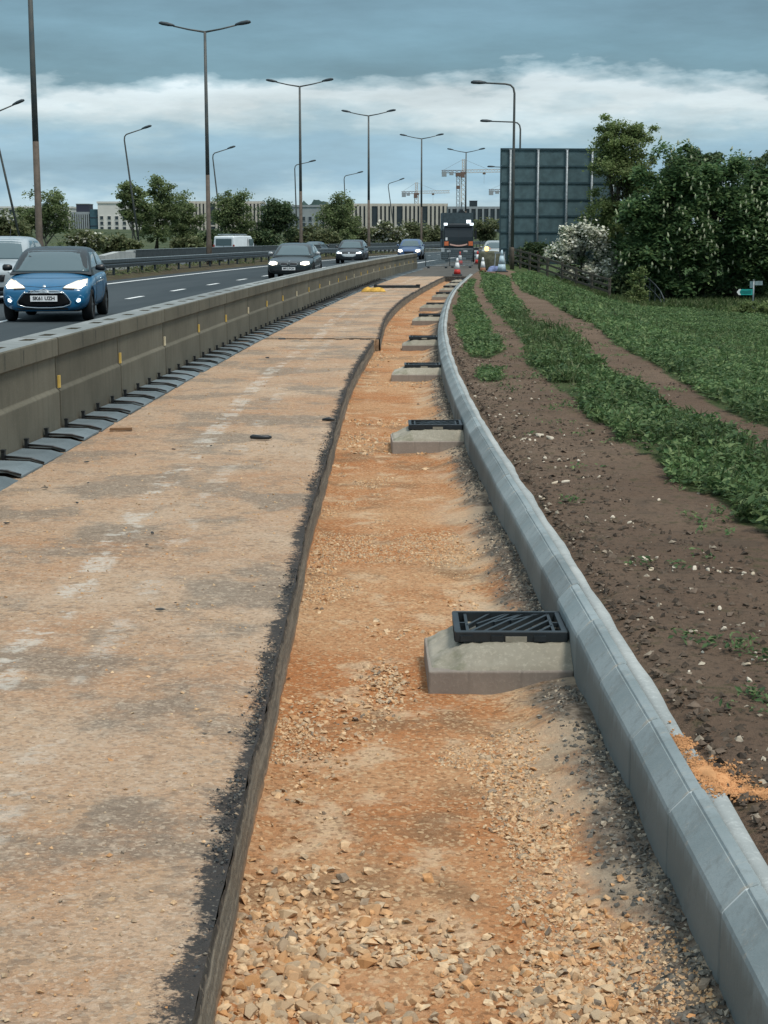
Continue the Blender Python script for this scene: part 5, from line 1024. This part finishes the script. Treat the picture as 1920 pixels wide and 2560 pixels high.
class Shell:
    """projects outlines onto a car body so that lamps, grilles and panes follow its curve"""
    def __init__(s, me):
        bm = bmesh.new(); bm.from_mesh(me); s.t = BVHTree.FromBMesh(bm); bm.free()
    def hit(s, o, d):
        h = s.t.ray_cast(Vector(o), Vector(d)); return h[0], h[1]
    def patch(s, outline, view, off=.006, rings=5, thick=.02):
        n = len(outline); cx = sum(p[0] for p in outline) / n; cz = sum(p[1] for p in outline) / n; V, F = [], []
        dv = {'f': Vector((0, 1, 0)), 'b': Vector((0, -1, 0)), 'l': Vector((1, 0, 0)), 'r': Vector((-1, 0, 0)), 't': Vector((0, 0, -1))}[view]
        def pr(a, b):
            o = {'f': (a, -9, b), 'b': (a, 9, b), 'l': (-9, a, b), 'r': (9, a, b), 't': (a, b, 9)}[view]; h, nn = s.hit(o, dv)
            return (h, nn) if h is not None else (None, None)
        last = None
        for q in range(rings + 1):
            f_ = 1 - q / rings
            for a, b in outline:
                h, nn = pr(cx + (a - cx) * f_, cz + (b - cz) * f_)
                if h is None: h = last if last is not None else Vector((a, 0, b))
                last = h; V.append(h - dv * off)
        for q in range(rings):
            for k in range(n): F.append((q * n + k, q * n + (k + 1) % n, (q + 1) * n + (k + 1) % n, (q + 1) * n + k))
        m0 = len(V)
        for k in range(n): V.append(V[k] + dv * (off + thick))
        for k in range(n): F.append((k, m0 + k, m0 + (k + 1) % n, (k + 1) % n))
        return MB().add(V, F)
def dense(pts, step=.05):
    r_ = []
    for (a, b), (c, d) in zip(pts, pts[1:] + pts[:1]):
        n = max(1, int(math.hypot(c - a, d - b) / step))
        for k in range(n): r_.append((a + (c - a) * k / n, b + (d - b) * k / n))
    return r_
def mirror(pts): return [(-a, b) for a, b in pts]
def text_mesh(txt, size, mat, bold=0.0):
    cu = bpy.data.curves.new('t', 'FONT'); cu.body = txt; cu.size = size; cu.align_x = 'CENTER'; cu.align_y = 'CENTER'; cu.extrude = .001; cu.offset = bold
    o = bpy.data.objects.new('t', cu); COL.objects.link(o); dg = bpy.context.evaluated_depsgraph_get(); me = bpy.data.meshes.new_from_object(o.evaluated_get(dg)); bpy.data.objects.remove(o); bpy.data.curves.remove(cu)
    me.materials.clear(); me.materials.append(mat); return me
def wheel(parent, x, y, r_, wd=.20, mat=None):
    s_ = 1 if x > 0 else -1; o = empty('wheel', (x, y, r_), 0, parent); n = 24
    prof = [(-wd / 2, r_ * .68), (-wd / 2, r_ * .93), (-wd / 2 + .03, r_), (wd / 2 - .03, r_), (wd / 2, r_ * .93), (wd / 2, r_ * .68)]
    MB().loft([[(s_ * a, b * math.cos(2 * math.pi * k / n), b * math.sin(2 * math.pi * k / n)) for a, b in prof] for k in range(n)] + [[(s_ * a, b, 0) for a, b in prof]], close=True, cap=False).build('tyre', M['rubber'], o, True)
    m = MB(); m.tube([(s_ * wd * .10, 0, 0), (s_ * wd * .28, 0, 0)], r_ * .70, 20)
    m.build('rim', M['trim'], o)
    m = MB()
    for k in range(5):
        a = 2 * math.pi * k / 5; m.box((s_ * wd * .34, r_ * .34 * math.cos(a), r_ * .34 * math.sin(a)), (.03, r_ * .16, r_ * .66), Matrix.Rotation(-a + math.pi / 2, 3, 'X'))
    m.tube([(s_ * wd * .25, 0, 0), (s_ * wd * .42, 0, 0)], r_ * .16, 10); m.build('spokes', mat or M['rim'], o)
def car(name, label, cat, loc, rz, paint, roofmat, dims, st, gh, lit=True, plate=None, grille='wide', light_shape='hatch', extra=None, mirror_mat=None, group='cars on the motorway', lod=0):
    L_, W_, H_ = dims; o = empty(name, loc, rz); tag(o, label, cat, group); hw = W_ / 2
    rings = []
    for (y, wf, zb_, zm, zs, zt) in st:
        w_ = hw * wf; half = [(0, zb_), (w_ * .70, zb_), (w_ * .95, zb_ + .09), (w_, zm), (w_ * .985, zs - .08), (w_ * .93, zs), (w_ * .55, zt - .008), (0, zt)]
        rings.append([(a, y, b) for a, b in half] + [(-a, y, b) for a, b in reversed(half[1:-1])])
    body = subsurf_mesh(MB().loft(rings).mesh('body'), 2)
    wb, r_ = gh['wheel'], gh['r']
    body = cut(body, [(sx * hw, yy, r_, r_ * 1.16, .56) for sx in (-1, 1) for yy in wb])
    body.materials.clear(); body.materials.append(paint); body.polygons.foreach_set('use_smooth', [True] * len(body.polygons)); link('body', body, o)
    MB().box((0, (wb[0] + wb[1]) / 2, .30), (W_ - .5, wb[1] - wb[0] + .9, .2)).build('underbody', M['trim'], o)
    sh = Shell(body)
    # greenhouse: y of cowl, roof front, roof rear, tail base
    y1, y2, y3, y4 = gh['y']; zb1, zb2 = gh['z']; wbelt, wroof = gh['w']
    def ring(y, zbase, ztop, wt):
        return [(wbelt, y, zbase), (wbelt * .35 + wt * .65 + .015, y, zbase + (ztop - zbase) * .6), (wt, y, ztop - .05), (wt * .82, y, ztop - .008), (0, y, ztop)]
    def full(rg): return rg + [(-a, b, c) for a, b, c in reversed(rg[:-1])]
    gr_ = []
    for y, t_ in ((y1, .0), (y1 + (y2 - y1) * .5, .5), (y2, .94), ((y2 + y3) / 2, 1.0), (y3, .96), (y3 + (y4 - y3) * .55, .5), (y4, 0.0)):
        f_ = min(max((y - y1) / (y4 - y1), 0), 1); zbv = zb1 + (zb2 - zb1) * f_ - .05; ztv = zbv + .06 + (H_ - zbv - .06) * t_; wt = wbelt + (wroof - wbelt) * t_
        gr_.append(full(ring(y, zbv, ztv, wt)))
    gme = subsurf_mesh(MB().loft(gr_, close=False, cap=False).mesh('cabin'), 2); gme.materials.clear(); gme.materials.append(roofmat); gme.polygons.foreach_set('use_smooth', [True] * len(gme.polygons)); cab = link('cabin', gme, o); gs = Shell(gme)
    zc = zb1
    ws = dense([(-wbelt * .955, zc + .03), (wbelt * .955, zc + .03), (wroof * .98, H_ - .12), (wroof * .5, H_ - .09), (-wroof * .5, H_ - .09), (-wroof * .98, H_ - .12)], .09)
    gs.patch(ws, 'f', .006, 5, .004).build('windscreen', M['glass'], o, True)
    gs.patch(ws, 'b', .006, 5, .004).build('rear_window', M['glass'], o, True)
    for view in 'lr':
        zz = zb2 + .06; a0 = y1 + (y2 - y1) * .42; bp = gh.get('bp', (y2 + y3) / 2 + .1)
        gs.patch(dense([(a0, zz - .02), (bp - .04, zz), (bp - .04, H_ - .13), (y2 + .12, H_ - .13)], .1), view, .006, 4, .004).build('side_window', M['glass'], o, True)
        gs.patch(dense([(bp + .04, zz), (y4 - .42, zz + .03), (y3 + .02, H_ - .14), (bp + .04, H_ - .13)], .1), view, .006, 4, .004).build('side_window', M['glass'], o, True)
    # mirrors
    mm = mirror_mat or paint
    for s_ in (-1, 1):
        mo = MB().loft([[(s_ * (wbelt + .04 + t_ * .19), y1 + .50 + dy, zb1 + .10 + dz) for dy, dz in ((-.06 * k_, -.05 * k_), (.05 * k_, -.06 * k_), (.05 * k_, .07 * k_), (-.05 * k_, .06 * k_))] for t_, k_ in ((0, .6), (.3, 1.0), (.85, 1.05), (1, .6))]).build('door_mirror', mm, o, True)
    for s_ in (-1, 1):
        for yy in wb: wheel(o, s_ * (hw - .11), yy, r_)
    def front(nm, pts, mat, off=.008, par=None, both=False, thick=.025, step=.05, view='f'):
        rr_ = []
        for P_ in ((pts, mirror(pts)) if both else (pts,)): rr_.append(sh.patch(dense(P_, step), view, off, 4, thick).build(nm, mat, par or o, True))
        return rr_
    lampm = M['lampon'] if lit else M['lens']
    if extra: extra(o, sh, front, lampm, dims)
    if plate:
        z, txt, py = plate; h, _ = sh.hit((0, -9, z), (0, 1, 0)); yy = (h.y if h else 0) - .022
        p_ = MB().box((0, yy, z), (.52, .012, .115)).build('number_plate', M['plate_w'], o)
        if txt: to = link('lettering', text_mesh(txt, .095, M['ink'], .0035), p_, (0, yy - .0075, z), (R(90), 0, 0))
    return o
def tubes_on(sh, pts, off, r_, nm, mat, o, view='f', closed=False):
    q = []
    for a, b in dense(pts + ([pts[0]] if closed else []), .05)[:None if closed else -1] + [pts[-1]]:
        h, _ = sh.hit((a, -9, b), (0, 1, 0))
        if h is not None: q.append(h - Vector((0, off, 0)))
    return MB().tube(q, r_, 6).build(nm, mat, o, True)
def lane(y, off, z=0.0): return (xb(y) + off, y, z)
# --- bright blue hatchback with black roof
HATCH = [(0.0, .72, .27, .43, .58, .59), (.04, .86, .22, .45, .65, .665), (.16, .955, .20, .46, .71, .755), (.50, .99, .19, .50, .76, .86), (.95, 1.0, .19, .52, .86, .95), (1.3, 1.0, .19, .52, .90, .96), (2.2, 1.0, .19, .52, .93, .98), (3.1, 1.0, .19, .52, .95, 1.0), (3.6, .97, .22, .52, .93, .98), (3.85, .90, .26, .52, .88, .93), (3.95, .75, .32, .52, .80, .82)]
blue = m_paint('blue_car_paint', (.008, .125, .265)); 
def blue_front(o, sh, front, lampm, dims):
    hl = [(.80, .70), (.76, .83), (.60, .80), (.42, .715), (.36, .665), (.56, .655), (.72, .645)]
    for h in front('headlight', hl, M['lenslit'], .012, None, True): pass
    front('headlight_bulb', [(.77, .71), (.735, .795), (.62, .775), (.52, .72), (.60, .675), (.72, .665)], lampm, .022, None, True)
    front('headlight_trim', [(.36, .645), (.58, .632), (.58, .650), (.36, .664)], M['trim'], .012, None, True, step=.04)
    g = [(-.33, .575), (.33, .575), (.40, .53), (.49, .42), (.50, .36), (.36, .315), (.14, .30), (-.14, .30), (-.36, .315), (-.50, .36), (-.49, .42), (-.40, .53)]
    front('grille', g, M['grille'], .010, step=.06)
    tubes_on(sh, [(-.36, .60), (-.44, .52), (-.52, .40), (-.50, .345), (-.36, .30), (-.14, .283), (.14, .283), (.36, .30), (.50, .345), (.52, .40), (.44, .52), (.36, .60)], .012, .010, 'grille_surround', M['chrome'], o)
    tubes_on(sh, [(-.40, .575), (-.12, .568), (0, .605), (.12, .568), (.40, .575)], .02, .011, 'chevron', M['chrome'], o)
    tubes_on(sh, [(-.30, .615), (-.11, .612), (0, .648), (.11, .612), (.30, .615)], .02, .009, 'chevron', M['chrome'], o)
    front('bonnet_badge', [(-.028, .685), (.022, .680), (.03, .72), (-.02, .725)], M['chrome'], .012, step=.03)
    front('fog_recess', [(.58, .44), (.70, .54), (.76, .50), (.78, .40), (.70, .34), (.60, .36)], blue, .004, None, True)
    front('fog_lamp', [(.615, .42), (.66, .47), (.70, .46), (.70, .41), (.65, .385)], M['fog'], .010, None, True, step=.03)
    front('lower_intake', [(-.62, .245), (.62, .245), (.58, .285), (-.58, .285)], M['trim'], .006, step=.08)
    def side_line(nm, pts, r_=.006, mat=None):
        for s_ in (-1, 1):
            q = []
            for (a, b), (c, d) in zip(pts[:-1], pts[1:]):
                for k in range(9):
                    h, _ = sh.hit((s_ * 9, a + (c - a) * k / 8, b + (d - b) * k / 8), (-s_, 0, 0))
                    if h is not None: q.append(h)
            if len(q) > 1: MB().tube(q, r_, 5).build(nm, mat or M['trim'], o, True)
    side_line('door_seam', [(1.42, .88), (1.36, .60), (1.42, .28), (2.30, .27), (2.52, .55), (2.55, .93)])
    side_line('sill_trim', [(1.15, .25), (2.85, .25)], .018); side_line('door_handle', [(2.18, .80), (2.36, .81)], .014, M['chrome'])
    tubes_on(sh, [(-.74, .845), (-.60, .775), (-.36, .70), (0, .675), (.36, .70), (.60, .775), (.74, .845)], .001, .005, 'bonnet_seam', M['trim'], o)
HG = dict(wheel=(.74, 3.19), r=.315, y=(.98, 1.72, 3.0, 3.78), z=(.93, .97), w=(.80, .655), bp=2.35)
yb = 30.6; car('hatchback_car', 'bright blue hatchback with black roof and lit headlights nearest on the road', 'car', (at(112, 803, yb).x, yb, 0), head(yb) * .75 + .10, blue, m_paint('black_roof_paint', (.012, .020, .024), .2, .45), (3.95, 1.74, 1.47), HATCH, HG, True, (.465, 'SK61 UZH', 0), extra=blue_front, mirror_mat=M['trim'])
# --- white tall car at the left edge
TALL = [(0.0, .64, .36, .55, .74, .76), (.06, .82, .28, .56, .82, .84), (.22, .94, .24, .58, .90, .95), (.55, .99, .23, .60, .97, 1.02), (1.0, 1.0, .23, .62, 1.02, 1.08), (1.4, 1.0, .23, .62, 1.05, 1.10), (2.4, 1.0, .23, .62, 1.07, 1.12), (3.4, 1.0, .23, .62, 1.08, 1.13), (4.0, .97, .26, .62, 1.06, 1.1), (4.25, .90, .3, .62, 1.0, 1.04), (4.35, .75, .36, .62, .9, .92)]
def tall_front(o, sh, front, lampm, dims):
    front('headlight', [(.82, .80), (.78, .90), (.55, .86), (.48, .78), (.66, .74)], M['lens'], .012, None, True)
    front('grille', [(-.42, .72), (.42, .72), (.38, .55), (-.38, .55)], M['trim'], .010)
    front('lower_intake', [(-.6, .42), (.6, .42), (.55, .32), (-.55, .32)], M['trim'], .01)
ys_ = 39.0; o = car('tall_car', 'silver grey tall car with dark windscreen cut by the left edge', 'car', (at(-30, 690, ys_).x, ys_, 0), head(ys_) * .75 + .1, m_paint('silver_car_paint', (.36, .41, .43)), m_paint('silver_roof_paint', (.36, .41, .43)), (4.35, 1.82, 1.68), TALL, dict(wheel=(.85, 3.45), r=.34, y=(1.05, 1.85, 3.5, 4.2), z=(1.06, 1.09), w=(.84, .70), bp=2.5), False, (.60, None, 0), extra=tall_front)
MB().tube([(.25, 1.9, 1.66), (.25, 2.02, 1.85)], .008, 6).build('aerial', M['trim'], o)
# --- dark saloon with kidney grille
SALOON = [(0.0, .72, .26, .41, .57, .585), (.05, .87, .20, .43, .64, .66), (.20, .955, .19, .45, .68, .72), (.60, .985, .18, .48, .76, .81), (1.2, 1.0, .18, .50, .83, .89), (1.6, 1.0, .18, .50, .86, .92), (2.6, 1.0, .18, .50, .89, .94), (3.5, 1.0, .18, .50, .92, .97), (4.1, .97, .22, .52, .92, .98), (4.45, .90, .26, .52, .88, .94), (4.55, .75, .32, .52, .8, .84)]
def bm_front(o, sh, front, lampm, dims):
    front('headlight', [(.80, .60), (.76, .70), (.60, .705), (.46, .66), (.46, .585), (.64, .555)], lampm, .014, None, True)
    front('grille', [(.03, .575), (.05, .645), (.30, .65), (.345, .60), (.30, .55), (.08, .545)], M['trim'], .012, None, True)
    for s_ in (-1, 1): tubes_on(sh, [(s_ * .03, .575), (s_ * .05, .65), (s_ * .30, .655), (s_ * .35, .60), (s_ * .30, .545), (s_ * .08, .54)], .018, .011, 'grille_surround', M['galv'], o, closed=True)
    front('badge', [(-.035, .70), (0, .685), (.035, .70), (.03, .735), (-.03, .735)], M['galv'], .01, step=.03)
    front('lower_intake', [(-.62, .30), (.62, .30), (.66, .38), (-.66, .38)], M['trim'], .008, step=.08)
dk = m_paint('dark_green_grey_paint', (.014, .022, .023)); SG = dict(wheel=(.85, 3.62), r=.325, y=(1.32, 2.10, 3.3, 4.15), z=(.89, .93), w=(.81, .645), bp=2.75)
yq = 61.5; car('saloon_car', 'dark saloon with bright round headlights, twin grilles and white plate', 'car', (at(722, 692, yq).x, yq, 0), head(yq) * .8, dk, dk, (4.55, 1.82, 1.42), SALOON, SG, True, (.425, 'MF12 BCN', 0), extra=bm_front, mirror_mat=m_paint('mirror_silver', (.35, .38, .39)))
def silver_front(o, sh, front, lampm, dims):
    front('headlight', [(.82, .66), (.70, .74), (.46, .68), (.44, .62), (.66, .62)], M['fog'], .014, None, True)
    front('grille', [(-.40, .70), (.40, .70), (.40, .62), (-.40, .62)], M['trim'], .012); front('grille_band', [(-.48, .60), (.48, .60), (.40, .46), (.26, .42), (-.26, .42), (-.40, .46)], M['lens'], .014)
    front('badge', [(-.05, .62), (.05, .62), (.05, .70), (-.05, .70)], M['chrome'], .02, step=.03)
yq = 98.0; bk = m_paint('black_car_paint', (.012, .015, .018)); car('hatchback_car', 'black hatchback with a silver grille band between the two lamp columns', 'car', (at(872, 655, yq).x, yq, 0), head(yq) * .8, bk, bk, (4.1, 1.78, 1.48), HATCH, dict(HG, w=(.81, .66)), True, None, extra=silver_front)
yq = 115.0; bl2 = m_paint('mid_blue_paint', (.045, .10, .22)); 
def far_front(o, sh, front, lampm, dims):
    front('headlight', [(.84, .60), (.78, .74), (.52, .72), (.46, .62), (.62, .54)], lampm, .014, None, True); front('grille', [(-.36, .60), (.36, .60), (.30, .40), (-.30, .40)], M['trim'], .012)
car('hatchback_car', 'distant blue hatchback with glaring headlights beside the barrier end', 'car', (at(1022, 650, yq).x, yq, 0), head(yq) * .8, bl2, bl2, (4.0, 1.76, 1.50), HATCH, HG, True, None, extra=far_front)
# --- vehicles on the far carriageway, seen from behind (turned round)
def rear_det(o, sh, front, lampm, dims):
    front('tail_lamp', [(.80, .72), (.70, .82), (.58, .80), (.60, .70)], simple('tail_lamp_red', (.25, .02, .02), .3), .012, None, True, view='b')
yq = 138.0; dk2 = m_paint('dark_far_paint', (.02, .026, .03)); car('estate_car', 'dark car on the far carriageway just behind the dark saloon', 'car', (at(803, 625, yq).x, yq, -.15), head(yq) + math.pi, dk2, dk2, (4.4, 1.82, 1.42), [(a * 1.1, b, c, d, e_, f_) for a, b, c, d, e_, f_ in HATCH], dict(wheel=(.85, 3.5), r=.32, y=(1.1, 1.9, 3.4, 4.15), z=(.93, .97), w=(.78, .58), bp=2.6), False, None, extra=rear_det)
# white van
vw = m_paint('van_white_paint', (.72, .78, .80), .3); yq = 112.0; v = empty('white_van', (at(560, 640, yq).x, yq, -.15), -.40); tag(v, 'small white van with roof bars behind the median guard rail', 'van')
def rect_ring(y, w_, z0, z1, c=.12): return [(-w_, y, z0), (w_, y, z0), (w_ * 1.0, y, z0 + (z1 - z0) * .5), (w_ * .9, y, z1 - c * .3), (w_ * .82, y, z1), (-w_ * .82, y, z1), (-w_ * .9, y, z1 - c * .3), (-w_, y, z0 + (z1 - z0) * .5)]
bv = MB().loft([rect_ring(0, .82, .30, 1.78), rect_ring(.06, .88, .26, 1.84), rect_ring(1.2, .90, .26, 1.88), rect_ring(2.6, .90, .26, 1.86), rect_ring(2.75, .88, .26, 1.80), rect_ring(3.25, .86, .26, 1.16), rect_ring(3.9, .82, .28, .98), rect_ring(4.15, .72, .32, .80)]).mesh('body', vw); bevel_mesh(bv, .05); link('body', bv, v)
MB().box((0, -.012, 1.42), (1.25, .03, .48)).build('rear_window', M['glass'], v); MB().box((0, -.012, 1.0), (.02, .02, 1.3)).build('door_seam', M['trim'], v)
for s_ in (-1, 1):
    MB().box((s_ * .80, -.01, 1.0), (.12, .05, .5)).build('tail_lamp', simple('van_lamp', (.30, .05, .04), .3), v); MB().box((s_ * .905, 2.45, 1.42), (.03, .62, .45)).build('side_window', M['glass'], v); MB().box((s_ * 1.0, 2.9, 1.15), (.18, .10, .22)).build('door_mirror', M['trim'], v); MB().box((s_ * .90, 1.95, 1.0), (.02, .03, 1.4)).build('door_seam', M['trim'], v)
    for yy in (.75, 3.35): wheel(v, s_ * .80, yy, .31)
    MB().tube([(s_ * .62, .3, 1.95), (s_ * .62, 2.3, 1.95)], .03, 6).build('roof_bar', M['galv'], v)
for yy in (.4, 1.2, 2.1): MB().tube([(-.66, yy, 1.97), (.66, yy, 1.97)], .03, 6).build('roof_bar', M['galv'], v)
MB().box((0, -.03, .48), (.52, .02, .11)).build('number_plate', M['yellow'], v)
# --- lorry at the end of the works, facing the camera
yq = 112.0; t = empty('lorry', (at(1146, 655, yq).x, yq, 0), .0); tag(t, 'dark works lorry facing the camera with orange chevron stripes and a crane on top', 'lorry')
cab_m = m_paint('lorry_dark_paint', (.012, .018, .022), .3); org = simple('orange_stripe', (.62, .17, .07), .5); hgt = 2.55
def cabring(y, w_, z0, z1): return [(-w_, y, z0), (w_, y, z0), (w_, y, z1 - .35), (w_ * .94, y, z1), (-w_ * .94, y, z1), (-w_, y, z1 - .35)]
cbm = MB().loft([cabring(.0, 1.02, .75, 1.35), cabring(.03, 1.06, .62, 1.65), cabring(.22, 1.06, .60, hgt), cabring(1.7, 1.06, .60, hgt + .05)]).mesh('cab', cab_m); bevel_mesh(cbm, .04); link('cab', cbm, t)
MB().add([(-.90, .02, 1.42), (.90, .02, 1.42), (.86, .19, 2.28), (-.86, .19, 2.28)], [(0, 1, 2, 3)]).add([(-.90, .06, 1.42), (.90, .06, 1.42), (.86, .23, 2.28), (-.86, .23, 2.28)], [(3, 2, 1, 0)]).build('windscreen', M['glass'], t)
MB().bar((0, .0, 1.42), (0, .18, 2.28), .04).build('windscreen_bar', M['trim'], t)
MB().box((0, .10, 2.40), (1.9, .14, .12)).build('sun_visor', cab_m, t)
for s_ in (-1, 1):
    MB().box((s_ * .86, -.03, 1.18), (.30, .05, .30)).build('orange_panel', org, t); MB().box((s_ * 1.20, .1, 1.78), (.16, .12, .62)).build('mirror', M['trim'], t); MB().bar((s_ * 1.02, .15, 2.0), (s_ * 1.2, .1, 2.0), .03).build('mirror_arm', M['trim'], t)
    MB().box((s_ * .92, .05, hgt - .02), (.24, .14, .16)).build('marker_lamp', M['fog'], t); MB().box((s_ * .80, -.05, .72), (.36, .06, .18)).build('headlamp', M['lens'], t)
for k in range(6):
    a0 = -.62 + k * .207; MB().bar((a0, -.045, 1.13 - .10 * math.sin((k + .1) / 6 * math.pi)), (a0 + .207, -.045, 1.13 - .10 * math.sin((k + 1) / 6 * math.pi)), .02, .10).build('curved_stripe', simple('pink_stripe', (.60, .38, .32), .5), t)
MB().box((0, -.06, .58), (2.2, .22, .30)).build('bumper', M['trim'], t); MB().box((-.86, -.08, 1.50), (.14, .03, .20)).build('white_panel', M['plate_w'], t)
MB().box((0, 3.6, 2.0), (2.2, 3.4, 2.7)).build('body_box', simple('blue_grey_body', (.055, .085, .10), .6), t); MB().box((0, 1.95, 2.6), (2.1, .12, 1.5)).build('headboard', simple('headboard_grey', (.05, .075, .085), .6), t)
for s_ in (-1, 1):
    for yy in (.95, 4.3): wheel(t, s_ * .92, yy, .46, .28)
cj = MB(); cj.bar((.25, 2.1, 2.6), (.25, 2.1, 3.5), .30); cj.bar((.25, 2.1, 3.4), (.85, 2.0, 2.75), .22); cj.bar((.1, 2.1, 3.5), (.5, 2.2, 3.2), .34); cj.build('folded_crane', M['black'], t); MB().tube([(.30, 2.1, 3.3), (.30, 2.1, 4.1)], .05, 8).build('crane_ram', M['galv'], t); MB().box((.75, .9, 2.72), (.30, .25, .22)).build('beacon', M['fog'], t)
# wide front-mounted beam with lamps in front of the lorry
yq = 104.0; tb = empty('lamp_trailer', (at(1150, 655, yq).x, yq, 0)); tag(tb, 'dark low trailer with a wide beam carrying white lamps in front of the lorry', 'trailer')
MB().box((0, 0, .86), (2.45, .14, .14)).build('beam', M['black'], tb); MB().box((0, .4, .55), (1.9, .8, .45)).build('chassis', M['black'], tb)
for x in (-1.15, -.75, .35, 1.05): MB().box((x, -.1, .80 if x < -1 else .72), (.22 if x < -1 else .26, .10, .26 if x < -1 else .12)).build('lamp', M['lens'], tb)
for s_ in (-1, 1): wheel(tb, s_ * .85, .45, .32)
# vehicle with amber beacon at the verge
yq = 112.0; pv_ = at(1232, 640, yq); pk = m_paint('pale_pickup_paint', (.38, .42, .42)); 
wv_ = car('works_car', 'pale works vehicle parked behind the cones at the verge', 'car', (pv_.x, yq, -.25), head(yq), pk, pk, (4.3, 1.8, 1.65), TALL, dict(wheel=(.85, 3.45), r=.34, y=(1.05, 1.85, 3.5, 4.2), z=(1.06, 1.09), w=(.80, .63), bp=2.5), False, None, extra=tall_front, group='works vehicles')
bq = empty('warning_lamp', (at(1216, 680, 84).x, 84, 0)); tag(bq, 'yellow lit warning lamp on a stand among the cones', 'warning lamp'); zl = at(1216, 622, 84).z
MB().tube([(0, 0, 0), (0, 0, zl - .1)], .03, 6).build('stand', M['trim'], bq); MB().tube([(0, 0, zl - .12), (0, 0, zl - .06), (0, 0, zl + .06), (0, 0, zl + .12)], [.06, .10, .10, .05], 10).build('lens', M['amber'], bq, True); MB().box((.16, .02, zl + .02), (.14, .04, .10), Matrix.Rotation(.5, 3, 'Y')).build('flag', simple('pink_flag', (.55, .38, .36), .7), bq)
# ---------------------------------------------------------------- cones, pedestrian barriers, trestle
red = simple('cone_red', (.55, .045, .035), .5, .3); wht = simple('cone_white', (.72, .74, .74), .4, .4, var=.06); wblue = simple('cone_blue_white', (.42, .55, .62), .4, .4)
def cone(u, v, D, h, label, z=0.0, red_=red, slv=wht, base=None, two=True):
    p = at(u, v, D); o = empty('traffic_cone', (p.x, D, z)); tag(o, label, 'cone', 'traffic cones at the end of the works'); r0 = h * .21
    b_ = MB().box((0, 0, .03), (h * .56, h * .56, .06)); bm_ = b_.mesh('base', base or M['black']); bevel_mesh(bm_, .02); link('base', bm_, o)
    def rr__(q): return r0 * (1 - q) + .035 * q
    MB().tube([(0, 0, .06), (0, 0, h * .36)], [rr__(0), rr__(.32)], 14).build('cone_body', red_, o, True); MB().tube([(0, 0, h * .36), (0, 0, h * .74)], [rr__(.32) + .003, rr__(.72) + .003], 14).build('sleeve', slv, o, True); MB().tube([(0, 0, h * .74), (0, 0, h)], [rr__(.72), rr__(1)], 14).build('cone_top', red_ if two else slv, o, True)
cone(1143, 687, 68.0, .75, 'red and white cone with black base standing at the trench end', two=False)
cone(1150, 660, 92, .80, 'taller cone right behind the nearest cone', 0)
cone(1194, 652, 96, .80, 'small white sleeved cone just right of the lorry wheels')
cone(1207, 680, 72.5, .72, 'white sleeved cone with brown base at the verge corner', .0, simple('cone_brown', (.30, .14, .08), .7), two=False)
cone(1254, 682, 72, 1.0, 'tall blue white cone beside the trestle', .06, wblue, wblue)
tr_ = empty('trestle', (at(1250, 682, 74).x, 74, 0.05)); tag(tr_, 'grey metal trestle with a flat top bar near the fence', 'trestle'); zt_ = at(1250, 632, 74).z
MB().box((-.02, 0, zt_ - .05), (.50, .06, .06)).build('top_bar', M['galv'], tr_)
for s_ in (-1, 1):
    for q in (-1, 1): MB().bar((s_ * .20 - .02, 0, zt_ - .08), (s_ * .26 - .02, q * .28, 0), .03).build('leg', M['galv'], tr_)
m = MB(); n = 11
for i in range(n):
    for k in range(n):
        a, b = i / (n - 1), k / (n - 1); e = max(0, math.sin(math.pi * a) * math.sin(math.pi * b)); m.v.append(((a - .5) * .75, (b - .5) * .6, e ** .5 * (.16 + .2 * float(fbm(np.array(a * 3), np.array(b * 3), 88)))))
m.f = [(i * n + k, i * n + k + 1, (i + 1) * n + k + 1, (i + 1) * n + k) for i in range(n - 1) for k in range(n - 1)]
tag(m.build('blue_sack', simple('blue_sacking', (.16, .20, .34), .8, .2, var=.35), None, True, loc=(at(1238, 680, 72.6).x, 72.6, .08)), 'crumpled blue sack beside the trestle', 'sack')
m = MB(); m.loft([[(.55 * k_ * math.cos(2 * math.pi * q / 18), .45 * k_ * math.sin(2 * math.pi * q / 18), z) for q in range(18)] for z, k_ in ((0, .85), (.15, 1.0), (.55, 1.02), (.85, .96), (.95, .8), (.97, .3))])
tag(m.build('bulk_bag', simple('olive_bag', (.10, .105, .075), .9, .1, var=.3), None, True, loc=(at(1223, 682, 77).x, 77, 0)), 'round olive grey bulk bag behind the cones', 'bulk bag')
def ped_barrier(u0, u1, D, h, label):
    a, b = at(u0, 660, D), at(u1, 660, D); o = empty('mesh_barrier', (a.x, D, 0)); tag(o, label, 'barrier', 'mesh barriers closing the works'); W_ = b.x - a.x
    m = MB(); m.tube([(0, 0, .12), (0, 0, h), (W_, 0, h), (W_, 0, .12), (0, 0, .12)], .024, 6); m.build('frame', M['galv'], o, True); m = MB()
    n = int(W_ / .045)
    for k in range(1, n): m.bar((W_ * k / n, 0, .12), (W_ * k / n, 0, h), .014)
    for k in range(1, 8): m.bar((0, .008, .12 + (h - .12) * k / 8), (W_, .008, .12 + (h - .12) * k / 8), .014)
    tag(m.build('wire_mesh', simple('mesh_wire', (.16, .21, .23), .5), o), kind='stuff')
    for x in (.15, W_ - .15): MB().box((x, 0, .04), (.12, .55, .08)).build('foot', M['black'], o)
ped_barrier(1064, 1122, 84, 1.02, 'left grey mesh barrier joined to the end of the concrete barrier'); ped_barrier(1124, 1182, 85, 1.0, 'right grey mesh barrier in front of the lorry')
